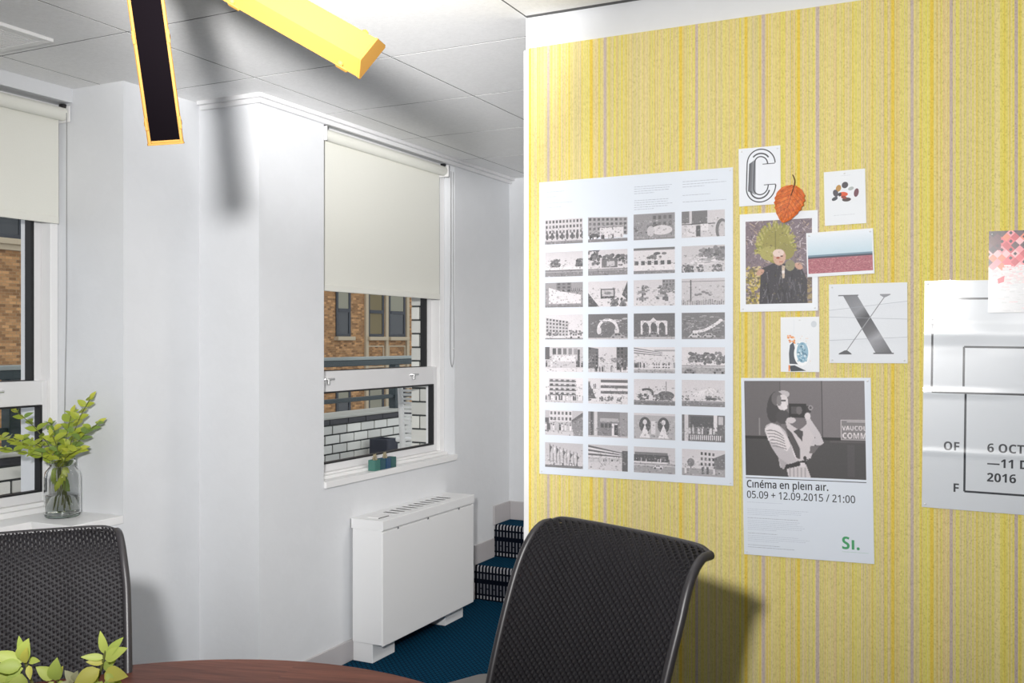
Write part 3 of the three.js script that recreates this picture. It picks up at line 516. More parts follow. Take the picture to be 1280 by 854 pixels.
const thumbs = [
  (g, W, H) => { R(g, g255(195), 0, 0, W, H); facade(g, 0, 0, W, H * 0.82, 11, 4, 205, 70); for (let i = 0; i < 8; i++) blob(g, g255(70), i * 32 + 14, H * 0.68, 9, 22); road(g, W, H, H * 0.88, 110); },
  (g, W, H) => { facade(g, 0, 0, W, H * 0.75, 9, 4, 150, 75, 12); R(g, g255(220), W * 0.3, H * 0.45, W * 0.6, H * 0.4); crowd(g, W, H * 0.9, 14, 24); road(g, W, H, H * 0.88, 105); car(g, 4, H * 0.8, 70, 70); },
  (g, W, H) => { R(g, g255(130), 0, 0, W, H); facade(g, W * 0.45, H * 0.04, W * 0.5, H * 0.5, 4, 2, 120, 60); trees(g, W, H, H * 0.75, 30, 5, 95); blob(g, g255(210), W * 0.68, H * 0.65, 62, 28); blob(g, g255(190), W * 0.42, H * 0.68, 22, 30); road(g, W, H, H * 0.88, 120); },
  (g, W, H) => { R(g, g255(200), 0, 0, W, H); R(g, g255(95), 0, 0, W * 0.18, H * 0.45); R(g, g255(90), W * 0.24, 0, W * 0.36, H * 0.5); R(g, g255(50), 0, H * 0.48, W * 0.78, 5); R(g, g255(215), W * 0.12, H * 0.55, W * 0.2, H * 0.4); R(g, g255(60), W * 0.34, H * 0.55, W * 0.1, H * 0.42); R(g, g255(225), W * 0.44, H * 0.5, W * 0.18, H * 0.25); blob(g, g255(90), W * 0.93, H * 0.75, 34, 62); blob(g, g255(190), W * 0.95, H * 0.78, 22, 50); },
  (g, W, H) => { sky(g, W, H, 200, 232); trees(g, W, H, H * 0.62, 30, 8, 80); R(g, g255(232), W * 0.02, H * 0.62, W * 0.98, H * 0.12); road(g, W, H, H * 0.76, 115); R(g, g255(60), 0, H * 0.73, W, 4); },
  (g, W, H) => { sky(g, W, H, 205, 215); trees(g, W, H, H * 0.35, 42, 2, 70); trees(g, W, H, H * 0.62, 40, 6, 80); R(g, g255(90), W * 0.35, H * 0.35, W * 0.4, H * 0.35); R(g, g255(190), W * 0.48, H * 0.45, W * 0.2, H * 0.2); road(g, W, H, H * 0.74, 115); },
  (g, W, H) => { sky(g, W, H, 215, 220); R(g, g255(90), 0, 0, W, H * 0.09); for (let i = 0; i < 9; i++) blob(g, g255(rr(60, 130)), W * rr(0.25, 0.75), H * rr(0.2, 0.4), rr(8, 22), rr(6, 14)); for (let i = 0; i < 6; i++) R(g, g255(60), i * 38 + 6, H * 0.5, 22, 30); R(g, g255(228), 0, H * 0.66, W, H * 0.2); R(g, g255(110), 0, H * 0.88, W, H * 0.12); },
  (g, W, H) => { sky(g, W, H, 190, 200); trees(g, W, H, H * 0.55, 46, 8, 95); for (let i = 0; i < 40; i++) poly(g, g255(rr(150, 235)), W * rr(0.1, 0.9), H * rr(0.35, 0.8), W * rr(0.1, 0.9), H * rr(0.4, 0.7), W * rr(0.3, 0.7), H * 0.6); trees(g, W, H, H, 26, 8, 85); },
  (g, W, H) => { R(g, g255(140), 0, 0, W, H); facade(g, W * 0.3, 0, W * 0.4, H * 0.4, 3, 3, 110, 60); poly(g, g255(222), W * 0.1, H * 0.2, W * 0.42, H * 0.35, W * 0.95, H * 0.5, W * 0.95, H * 0.85, W * 0.1, H * 0.85); for (let i = 0; i < 6; i++) poly(g, g255(70), W * (0.7 + i * 0.05), H * 0.2, W * (0.74 + i * 0.05), H * 0.4, W * (0.7 + i * 0.05), H * 0.35); road(g, W, H, H * 0.88, 105); },
  (g, W, H) => { sky(g, W, H, 210, 225); poly(g, g255(60), 0, H * 0.45, W * 0.28, H, 0, H); trees(g, W, H, H, 30, 6, 80); R(g, g255(50), W * 0.32, H * 0.3, W * 0.36, H * 0.38); R(g, g255(190), W * 0.35, H * 0.34, W * 0.3, H * 0.25); blob(g, g255(110), W * 0.5, H * 0.47, 22, 9); poly(g, g255(60), W, H * 0.02, W, H * 0.75, W * 0.86, H * 0.55); },
  (g, W, H) => { sky(g, W, H, 205, 215); facade(g, W * 0.7, 0, W * 0.3, H * 0.4, 4, 3, 130, 80); trees(g, W, H, H * 0.5, 28, 6, 110); R(g, g255(70), W * 0.2, H * 0.28, 10, H * 0.6); for (let i = 0; i < 20; i++) R(g, g255(rr(70, 225)), W * rr(0.05, 0.9), H * rr(0.35, 0.7), rr(8, 40), rr(6, 20)); R(g, g255(215), 0, H * 0.84, W, H * 0.16); },
  (g, W, H) => { sky(g, W, H, 195, 190); R(g, g255(90), 0, H * 0.1, W, 3); R(g, g255(60), W * 0.2, H * 0.05, 7, H * 0.82); for (let i = 0; i < 5; i++) blob(g, g255(110), W * (0.35 + i * 0.08), H * rr(0.5, 0.62), 12, 7); for (let i = 0; i < 26; i++) R(g, g255(rr(70, 140)), i * 10, H * rr(0.78, 0.86), 4, H * 0.2); },
  (g, W, H) => { sky(g, W, H, 215, 225); facade(g, W * 0.02, H * 0.12, W * 0.6, H * 0.75, 7, 5, 190, 60, 22); trees(g, W, H, H * 0.85, 20, 5, 90); car(g, W * 0.62, H * 0.93, 80, 215); road(g, W, H, H * 0.94, 120); },
  (g, W, H) => { R(g, g255(85), 0, 0, W, H); g.strokeStyle = g255(230); g.lineWidth = 16; g.beginPath(); g.arc(W * 0.5, H * 0.62, 58, Math.PI, 0); g.stroke(); for (let i = 0; i < 12; i++) R(g, g255(rr(110, 215)), W * rr(0.05, 0.9), H * rr(0.15, 0.3), 24, 8); blob(g, g255(210), W * 0.28, H * 0.66, 14, 22); blob(g, g255(210), W * 0.73, H * 0.66, 14, 22); car(g, W * 0.55, H * 0.95, 95, 150); R(g, g255(190), 0, H * 0.94, W, H * 0.06); },
  (g, W, H) => { R(g, g255(80), 0, 0, W, H); R(g, g255(222), W * 0.17, H * 0.28, W * 0.62, H * 0.1); for (let i = 0; i < 4; i++) R(g, g255(222), W * (0.17 + i * 0.2), H * 0.3, 12, H * 0.52); for (let i = 0; i < 3; i++) { blob(g, g255(222), W * (0.285 + i * 0.2), H * 0.42, 22, 18); blob(g, g255(70), W * (0.285 + i * 0.2), H * 0.52, 17, 26); } poly(g, g255(222), W * 0.4, H * 0.28, W * 0.48, H * 0.16, W * 0.56, H * 0.28); car(g, W * 0.32, H * 0.9, 80, 120); R(g, g255(175), 0, H * 0.9, W, H * 0.1); },
  (g, W, H) => { R(g, g255(95), 0, 0, W, H); for (let i = 0; i < 60; i++) R(g, g255(rr(60, 180)), W * rnd(), H * rr(0.1, 0.7), rr(6, 30), 4); for (let i = 0; i < 12; i++) blob(g, g255(228), W * (0.3 + i * 0.055), H * (0.72 - i * i * 0.0035), 12, 8); car(g, W * 0.15, H * 0.93, 74, 200); car(g, W * 0.48, H * 0.93, 74, 180); R(g, g255(120), 0, H * 0.93, W, H * 0.07); },
  (g, W, H) => { R(g, g255(190), 0, 0, W, H); R(g, g255(70), 0, 0, W * 0.12, H * 0.5); for (let i = 0; i < 5; i++) R(g, g255(60 + i * 20), W * (0.2 + i * 0.14), H * 0.05, 22, H * 0.25); R(g, g255(225), W * 0.2, H * 0.34, W * 0.6, H * 0.24); crowd(g, W, H * 0.8, 8, 30); R(g, g255(220), 0, H * 0.84, W, H * 0.16); R(g, g255(55), W * 0.86, H * 0.1, 14, H * 0.7); },
  (g, W, H) => { sky(g, W, H, 210, 200); facade(g, 0, 0, W * 0.26, H * 0.85, 3, 6, 85, 50, 10); facade(g, W * 0.72, 0, W * 0.28, H * 0.9, 3, 6, 75, 45, -6); trees(g, W * 0.9, H, H * 0.6, 18, 6, 120); crowd(g, W, H * 0.97, 16, 26); },
  (g, W, H) => { sky(g, W, H, 220, 210); for (let i = 0; i < 3; i++) poly(g, g255(85), 0, H * (0.02 + i * 0.09), W * 0.7, H * (0.2 + i * 0.06), W * 0.7, H * (0.22 + i * 0.06), 0, H * (0.06 + i * 0.09)); R(g, g255(150), W * 0.5, H * 0.1, W * 0.5, 9); crowd(g, W, H * 0.8, 24, 24); R(g, g255(225), W * 0.3, H * 0.7, W * 0.6, 8); road(g, W, H, H * 0.86, 150); },
  (g, W, H) => { sky(g, W, H, 215, 228); trees(g, W, H, H * 0.6, 38, 7, 95); R(g, g255(225), W * 0.2, H * 0.58, W * 0.3, H * 0.06); road(g, W, H, H * 0.68, 150); car(g, W * 0.02, H * 0.98, 74, 110); car(g, W * 0.7, H * 0.96, 74, 130); },
  (g, W, H) => { sky(g, W, H, 230, 225); facade(g, W * 0.1, H * 0.02, W * 0.72, H * 0.72, 5, 4, 200, 70, 4); for (let i = 0; i < 4; i++) R(g, g255(60), W * 0.12, H * (0.12 + i * 0.18), W * 0.7, 6); crowd(g, W, H * 0.9, 18, 24); R(g, g255(200), 0, H * 0.9, W, H * 0.1); },
  (g, W, H) => { sky(g, W, H, 215, 220); for (let i = 0; i < 6; i++) { R(g, g255(i % 2 ? 225 : 80), W * 0.32, H * (0.05 + i * 0.11), W * 0.68, H * 0.11); } poly(g, g255(75), 0, H * 0.1, W * 0.2, H * 0.8, 0, H * 0.8); for (let i = 0; i < 5; i++) R(g, g255(60), 6 + i * 9, H * rr(0.1, 0.5), 5, 30); trees(g, W, H, H * 0.9, 20, 5, 90); R(g, g255(215), 0, H * 0.9, W, H * 0.1); },
  (g, W, H) => { sky(g, W, H, 205, 220); g.strokeStyle = g255(60); g.lineWidth = 13; g.beginPath(); g.moveTo(W * 0.2, H * 0.42); g.quadraticCurveTo(W * 0.48, H * 0.3, W * 0.46, H * 0.62); g.stroke(); R(g, g255(90), W * 0.78, H * 0.08, 4, H * 0.6); blob(g, g255(80), W * 0.78, H * 0.62, 48, 26); trees(g, W, H, H * 0.8, 22, 7, 75); road(g, W, H, H * 0.82, 95); },
  (g, W, H) => { sky(g, W, H, 205, 218); for (let i = 0; i < 5; i++) { g.strokeStyle = g255(232); g.lineWidth = 7; g.beginPath(); g.arc(W * (0.35 + i * 0.08), H * 0.62, 20 + i * 6, Math.PI, 5.8); g.stroke(); } trees(g, W, H, H * 0.76, 16, 8, 95); blob(g, g255(60), W * 0.68, H * 0.7, 26, 7); road(g, W, H, H * 0.8, 105); },
  (g, W, H) => { R(g, g255(180), 0, 0, W, H); facade(g, W * 0.12, 0, W * 0.6, H * 0.45, 6, 2, 215, 80); poly(g, g255(120), W, H * 0.08, W * 0.7, H * 0.42, W * 0.75, H, W, H); poly(g, g255(80), W, H * 0.05, W * 0.7, H * 0.38, W * 0.72, H * 0.45, W, H * 0.2); R(g, g255(70), 0, H * 0.3, W * 0.1, H * 0.6); crowd(g, W * 0.75, H * 0.8, 9, 32); R(g, g255(200), 0, H * 0.85, W * 0.75, H * 0.15); },
  (g, W, H) => { R(g, g255(110), 0, 0, W, H); R(g, g255(200), W * 0.15, 0, 20, H); R(g, g255(60), W * 0.06, 0, 14, H); R(g, g255(165), W * 0.3, H * 0.25, W * 0.46, H * 0.14); for (let i = 0; i < 3; i++) R(g, g255(60), W * (0.32 + i * 0.1), H * 0.45, 18, 26); R(g, g255(225), W * 0.6, H * 0.45, 34, H * 0.5); R(g, g255(45), W * 0.66, H * 0.5, 22, H * 0.4); R(g, g255(135), W * 0.8, 0, W * 0.2, H); R(g, g255(185), 0, H * 0.94, W, H * 0.06); },
  (g, W, H) => { R(g, g255(165), 0, 0, W, H); R(g, g255(205), 0, 0, W, H * 0.08); for (const x of [0.27, 0.72]) { blob(g, g255(60), W * x, H * 0.45, 34, 46); blob(g, g255(215), W * x, H * 0.34, 12, 15); poly(g, g255(230), W * (x - 0.13), H * 0.95, W * x, H * 0.42, W * (x + 0.13), H * 0.95); } R(g, g255(215), W * 0.42, H * 0.3, 26, H * 0.5); },
  (g, W, H) => { R(g, g255(85), 0, 0, W, H); R(g, g255(205), W * 0.06, 0, 22, H); R(g, g255(60), W * 0.2, H * 0.05, W * 0.55, H * 0.42); R(g, g255(225), W * 0.74, 0, 20, H * 0.6); R(g, g255(190), W * 0.85, H * 0.05, 26, H * 0.3); crowd(g, W, H * 0.72, 12, 30); for (let i = 0; i < 16; i++) R(g, g255(230), W * 0.2 + i * 11, H * 0.76, 5, H * 0.18); },
  (g, W, H) => { sky(g, W, H, 185, 205); for (let i = 0; i < 9; i++) { R(g, g255(70), W * (0.12 + i * 0.09), H * 0.05 + i * 6, 4, H * 0.7); poly(g, g255(i % 2 ? 225 : 80), W * (0.13 + i * 0.09), H * 0.1 + i * 7, W * (0.19 + i * 0.09), H * 0.18 + i * 7, W * (0.13 + i * 0.09), H * 0.42 + i * 5); } crowd(g, W, H * 0.95, 18, 18); R(g, g255(95), 0, H * 0.9, W, H * 0.1); },
  (g, W, H) => { R(g, g255(190), 0, 0, W, H); for (let i = 0; i < 6; i++) poly(g, g255(i % 2 ? 215 : 75), 0, H * (0.03 + i * 0.08), W * 0.88, H * (0.28 + i * 0.035), W * 0.88, H * (0.32 + i * 0.035), 0, H * (0.11 + i * 0.08)); R(g, g255(70), W * 0.86, H * 0.2, W * 0.14, H * 0.8); crowd(g, W * 0.8, H * 0.68, 14, 18); poly(g, g255(205), 0, H * 0.72, W * 0.85, H * 0.6, W * 0.85, H, 0, H); },
  (g, W, H) => { sky(g, W, H, 195, 205); R(g, g255(100), W * 0.02, H * 0.2, W * 0.8, H * 0.1); R(g, g255(60), 0, H * 0.3, W * 0.84, H * 0.26); crowd(g, W * 0.85, H * 0.58, 14, 18); R(g, g255(225), 0, H * 0.56, W * 0.8, H * 0.06); road(g, W, H, H * 0.62, 150); car(g, W * 0.46, H * 0.8, 60, 220); },
  (g, W, H) => { sky(g, W, H, 205, 215); facade(g, W * 0.42, H * 0.05, W * 0.36, H * 0.6, 4, 3, 210, 60, 6); poly(g, g255(95), W * 0.75, H * 0.3, W, H * 0.12, W, H * 0.85, W * 0.75, H * 0.85); R(g, g255(60), W * 0.2, H * 0.45, 5, H * 0.5); blob(g, g255(110), W * 0.21, H * 0.5, 20, 24); R(g, g255(150), 0, H * 0.72, W, H * 0.28); crowd(g, W * 0.95, H * 0.92, 5, 34); },
];
function soften(g, x, y, w, h, k) { const t = document.createElement('canvas'); t.width = Math.round(w / k); t.height = Math.round(h / k); const q = t.getContext('2d'); q.imageSmoothingEnabled = true; q.imageSmoothingQuality = 'high'; q.drawImage(g.canvas, x, y, w, h, 0, 0, t.width, t.height); g.imageSmoothingEnabled = true; g.imageSmoothingQuality = 'high'; g.drawImage(t, 0, 0, t.width, t.height, x, y, w, h); }
const PAPER = '#d9e0ea';
function fineLines(g, x, y, w, n, gap, tone, short = 0.5) { for (let i = 0; i < n; i++) { let X = x; const end = x + w * (i === n - 1 ? short : rr(0.82, 1)); g.fillStyle = tone; while (X < end) { const l = rr(6, 22); g.fillRect(X, y + i * gap, Math.min(l, end - X), 2.2); X += l + 4; } } }
const bigTex = canvasTex(1188, 1780, (g, w, h) => {
  R(g, PAPER, 0, 0, w, h);
  const k = w / 0.594, cols = [-1.231, -1.09, -0.947, -0.803], rows = [1.846, 1.747, 1.654, 1.557, 1.459, 1.366, 1.267, 1.169], cw = Math.round(0.124 * k), rh = Math.round(0.075 * k);
  fineLines(g, 50, 62, 230, 1, 14, 'rgba(120,128,150,.35)'); fineLines(g, 50, 92, 130, 1, 14, 'rgba(120,128,150,.35)'); fineLines(g, 50, 130, 190, 2, 26, 'rgba(120,128,150,.3)');
  fineLines(g, 610, 70, 240, 4, 13, 'rgba(90,96,115,.5)'); fineLines(g, 610, 150, 240, 5, 13, 'rgba(90,96,115,.5)'); fineLines(g, 900, 60, 250, 3, 15, 'rgba(90,96,115,.5)'); fineLines(g, 900, 138, 160, 1, 13, 'rgba(90,96,115,.5)', 1); fineLines(g, 900, 176, 250, 1, 13, 'rgba(90,96,115,.5)', 1);
  for (let r = 0; r < 8; r++) for (let c = 0; c < 4; c++) {
    const t = document.createElement('canvas'); t.width = cw; t.height = rh; const q = t.getContext('2d'); seed = 100 + r * 4 + c;
    q.save(); q.scale(cw / 240, rh / 150); thumbs[r * 4 + c](q, 240, 150); for (let i = 0; i < 170; i++) { q.fillStyle = g255(rnd() < 0.5 ? rr(20, 90) : rr(170, 240), rr(0.15, 0.5)); q.fillRect(240 * rnd(), 150 * rr(0.25, 0.98), rr(2, 12), rr(2, 9)); } q.restore(); grain(q, 0, 0, cw, rh, 46); q.fillStyle = 'rgba(206,208,216,0.26)'; q.fillRect(0, 0, cw, rh);
    g.drawImage(t, (cols[c] + 1.25) * k, (1.962 - rows[r]) * k);
  }
});
function sheet(name, label, cat, cx, cy, w, h, rot, tex, lift, opt = {}) {
  const nx = opt.nx ?? 10, ny = opt.ny ?? 12, g = new THREE.BoxGeometry(w, h, 0.0005, nx, ny, 1), p = g.attributes.position, bend = opt.bend ?? ((x, y) => 0.0016 * (0.5 + 0.5 * Math.sin(x * 9 + y * 6 + cx * 20)));
  for (let i = 0; i < p.count; i++) p.setZ(i, p.getZ(i) + bend(p.getX(i), p.getY(i)));
  g.computeVertexNormals();
  const t = thing(name, label, cat, [cx, cy, ZY + lift]); t.rotation.z = rot;
  obj('print', g, opt.mat ?? std({ map: tex, roughness: 0.55 }), t);
  const pin = new THREE.SphereGeometry(0.0024, 8, 6); pin.scale(1, 1, 0.6);
  for (const [sx, sy] of opt.pins ?? [[-1, 1], [1, 1]]) { const m = obj('pin', pin, M.sash, t); m.position.set(sx * (w / 2 - 0.008), sy * (h / 2 - 0.008), 0.002 + bend(sx * w / 2, sy * h / 2)); }
  return t;
}
sheet('photo_grid_poster', 'large white poster with rows of small black and white photographs', 'poster', -0.9535, 1.5165, 0.594, 0.89, 0.001, bigTex, 0.002, { pins: [[-1, 1], [1, 1], [-1, -1], [1, -1]], mat: phy({ map: bigTex, roughness: 0.5 }) });

// cinema poster
const cineTex = canvasTex(1024, 1468, (g, w, h) => {
  R(g, PAPER, 0, 0, w, h);
  const X = 26, Y = 24, PW = 950, PH = 784; g.save(); g.beginPath(); g.rect(X, Y, PW, PH); g.clip(); g.translate(X, Y); g.scale(PW / 1010, PH / 800);
  R(g, g255(92), 0, 0, 1010, 800); R(g, g255(104), 310, 0, 350, 470); R(g, g255(112), 666, 0, 344, 480); R(g, g255(48), 656, 0, 9, 800); R(g, g255(70), 306, 0, 5, 470); R(g, g255(58), 0, 480, 1010, 320); R(g, g255(30), 0, 466, 1010, 22); R(g, g255(74), 720, 490, 290, 14); R(g, g255(130), 122, 310, 12, 150); R(g, g255(66), 860, 520, 60, 260);
  // street sign
  poly(g, g255(120), 812, 318, 1010, 304, 1010, 480, 812, 480); g.strokeStyle = g255(205); g.lineWidth = 6; g.strokeRect(816, 322, 260, 160); R(g, g255(205), 860, 328, 150, 6); g.fillStyle = g255(225); g.font = 'bold 50px sans-serif'; g.fillText('VAUCOULE', 822, 402); g.font = 'bold 62px sans-serif'; g.fillText('COMME', 822, 468);
  // person in a pale jacket looking through a film camera
  blob(g, g255(52), 262, 220, 66, 132, 0.15); blob(g, g255(60), 330, 300, 60, 60); blob(g, g255(190), 330, 115, 62, 34, -0.1); blob(g, g255(92), 285, 150, 50, 60);
  blob(g, g255(216), 330, 180, 48, 66, 0.1); blob(g, g255(120), 300, 165, 22, 46); poly(g, g255(225), 318, 195, 352, 176, 372, 228, 342, 250); R(g, g255(60), 322, 160, 34, 9);
  poly(g, g255(190), 170, 420, 185, 372, 230, 352, 300, 372, 350, 420, 392, 520, 440, 600, 470, 660, 300, 730, 285, 640, 230, 560);
  poly(g, g255(224), 175, 400, 235, 356, 300, 380, 372, 480, 390, 545, 360, 590, 290, 540, 200, 500); for (let i = 0; i < 6; i++) { g.strokeStyle = g255(120); g.lineWidth = 7; g.beginPath(); g.moveTo(185 + i * 10, 420 + i * 26); g.quadraticCurveTo(260, 400 + i * 28, 330 + i * 6, 460 + i * 22); g.stroke(); }
  poly(g, g255(205), 350, 330, 420, 380, 470, 410, 540, 350, 600, 420, 590, 560, 560, 640, 460, 670, 400, 520); poly(g, g255(70), 350, 380, 410, 440, 470, 560, 470, 650, 440, 640, 390, 500); poly(g, g255(60), 420, 420, 490, 500, 500, 420, 455, 400);
  poly(g, g255(200), 520, 300, 560, 310, 640, 430, 672, 510, 640, 535, 560, 520, 600, 470, 540, 380); poly(g, g255(100), 560, 540, 640, 530, 585, 600, 550, 600);
  poly(g, g255(232), 395, 540, 440, 640, 450, 670, 420, 620); blob(g, g255(48), 512, 640, 15, 15); poly(g, g255(170), 285, 640, 320, 740, 480, 690, 590, 620, 560, 640, 470, 680, 380, 700);
  poly(g, g255(40), 335, 740, 350, 700, 520, 660, 530, 700); poly(g, g255(205), 355, 735, 520, 690, 560, 800, 370, 800); for (let i = 0; i < 5; i++) R(g, g255(150), 380 + i * 32, 720, 7, 80); R(g, g255(220), 470, 678, 40, 34);
  R(g, g255(28), 384, 188, 146, 118); R(g, g255(66), 400, 212, 52, 62); blob(g, g255(96), 470, 245, 26, 34); R(g, g255(40), 528, 210, 40, 50); blob(g, g255(150), 566, 222, 20, 22); blob(g, g255(80), 566, 222, 11, 12); blob(g, g255(214), 540, 292, 26, 30); blob(g, g255(205), 400, 328, 40, 26);
  g.restore(); R(g, 'rgba(190,186,192,0.10)', X, Y, PW, PH); soften(g, X, Y, PW, PH, 6); grain(g, X, Y, PW, PH, 26);
  R(g, '#33343a', X, 826, PW, 6);
  g.fillStyle = '#2c2e35'; g.font = '82px sans-serif'; g.save(); g.translate(X + 4, 908); g.scale(660 / g.measureText('Cınéma en pleın aır.').width, 1); g.fillText('Cınéma en pleın aır.', 0, 0); g.strokeStyle = '#2c2e35'; g.lineWidth = 3; g.strokeText('Cınéma en pleın aır.', 0, 0); g.restore();
  g.save(); g.translate(X + 4, 996); g.scale(862 / g.measureText('05.09 + 12.09.2015 / 21:00').width, 1); g.fillText('05.09 + 12.09.2015 / 21:00', 0, 0); g.strokeText('05.09 + 12.09.2015 / 21:00', 0, 0); g.restore();
  const soft = 'rgba(110,120,140,.5)', dark = 'rgba(60,66,84,.7)';
  fineLines(g, 34, 1030, 290, 1, 14, soft, 1); fineLines(g, 34, 1086, 510, 4, 15, soft); fineLines(g, 34, 1160, 410, 1, 15, dark, 1); fineLines(g, 34, 1180, 470, 6, 15, soft); fineLines(g, 34, 1286, 240, 1, 15, dark, 1); fineLines(g, 34, 1306, 500, 4, 15, soft); fineLines(g, 34, 1384, 260, 1, 15, dark, 1); fineLines(g, 34, 1402, 380, 1, 15, dark, 1);
  g.fillStyle = '#3f9a63'; g.font = 'bold 138px sans-serif'; g.save(); g.translate(778, 1366); g.scale(0.95, 1); g.fillText('Sı.', 0, 0); g.restore(); fineLines(g, 784, 1386, 200, 1, 12, 'rgba(80,160,110,.6)', 1);
});
sheet('cinema_poster', 'poster of a person filming with a camera above green lettering', 'poster', -0.4595, 1.132, 0.341, 0.489, 0.018, cineTex, 0.002, { pins: [[-1, 1], [1, 1], [-1, -1]] });

// letter prints
const letterC = canvasTex(342, 480, (g, w, h) => {
  R(g, '#e3e7ee', 0, 0, w, h); g.lineCap = 'butt';
  const path = () => { g.beginPath(); g.moveTo(268, 140); g.bezierCurveTo(262, 30, 110, 10, 100, 130); g.lineTo(92, 340); g.bezierCurveTo(96, 452, 262, 458, 272, 318); };
  g.strokeStyle = '#3b3d44'; g.lineWidth = 70; path(); g.stroke(); g.strokeStyle = '#e3e7ee'; g.lineWidth = 52; path(); g.stroke();
  g.lineWidth = 7; g.strokeStyle = '#3b3d44'; for (let i = 0; i < 9; i++) { g.globalAlpha = 0.85 - i * 0.06; g.beginPath(); g.moveTo(90 + i * 6, 130 - i * 4); g.lineTo(78 + i * 7, 360 + i * 4); g.stroke(); }
  g.globalAlpha = 0.9; g.lineWidth = 12; g.beginPath(); g.moveTo(96, 360); g.bezierCurveTo(110, 440, 220, 450, 250, 360); g.stroke(); g.beginPath(); g.moveTo(120, 80); g.bezierCurveTo(150, 40, 220, 45, 245, 90); g.stroke(); g.globalAlpha = 1;
  R(g, '#3b3d44', 196, 140, 100, 6); R(g, '#3b3d44', 206, 312, 96, 6); R(g, '#3b3d44', 296, 312, 6, 26); fineLines(g, 40, 40, 3, 1, 10, '#888');
});
sheet('letter_print', 'white card with an outlined capital letter C', 'print', -0.583, 1.931, 0.114, 0.16, 0.008, letterC, 0.002);
const letterX = canvasTex(512, 550, (g, w, h) => {
  R(g, '#d9dde3', 0, 0, w, h); const gr = g.createLinearGradient(100, 60, 400, 490); gr.addColorStop(0, '#6e7076'); gr.addColorStop(0.3, '#8c8e94'); gr.addColorStop(0.42, '#4c4d52'); gr.addColorStop(0.62, '#6a6b70'); gr.addColorStop(0.72, '#9b9ca2'); gr.addColorStop(1, '#57585d');
  g.fillStyle = gr; g.beginPath(); g.moveTo(92, 78); g.lineTo(186, 78); g.lineTo(415, 482); g.lineTo(308, 482); g.closePath(); g.fill();
  g.strokeStyle = '#8b8d93'; g.lineWidth = 6; g.beginPath(); g.moveTo(368, 92); g.lineTo(112, 470); g.stroke();
  poly(g, '#6e7076', 62, 76, 196, 76, 196, 84, 62, 84); poly(g, '#8b8d93', 336, 76, 404, 76, 404, 82, 376, 96, 362, 100, 336, 82); poly(g, '#55565b', 62, 490, 150, 490, 146, 482, 120, 462, 104, 462, 66, 482); poly(g, '#5d5e64', 292, 478, 424, 478, 424, 487, 292, 487);
  g.strokeStyle = 'rgba(150,156,166,.7)'; g.lineWidth = 3; for (const [a, b] of [[182, 128], [228, 250], [392, 372]]) { g.beginPath(); g.moveTo(0, a); g.lineTo(w, b); g.stroke(); } grain(g, 60, 70, 370, 425, 16);
});
sheet('letter_print', 'square creased sheet with a large grey capital letter X', 'print', -0.301, 1.523, 0.195, 0.21, 0.004, letterX, 0.002, { nx: 10, ny: 40, bend: (x, y) => 0.001 + 0.0009 * Math.max(0, 1 - Math.abs(y - 0.045 - x * 0.1) / 0.012) + 0.0009 * Math.max(0, 1 - Math.abs(y + 0.04) / 0.012), pins: [[-1, 1], [-1, -1], [1, -1]] });

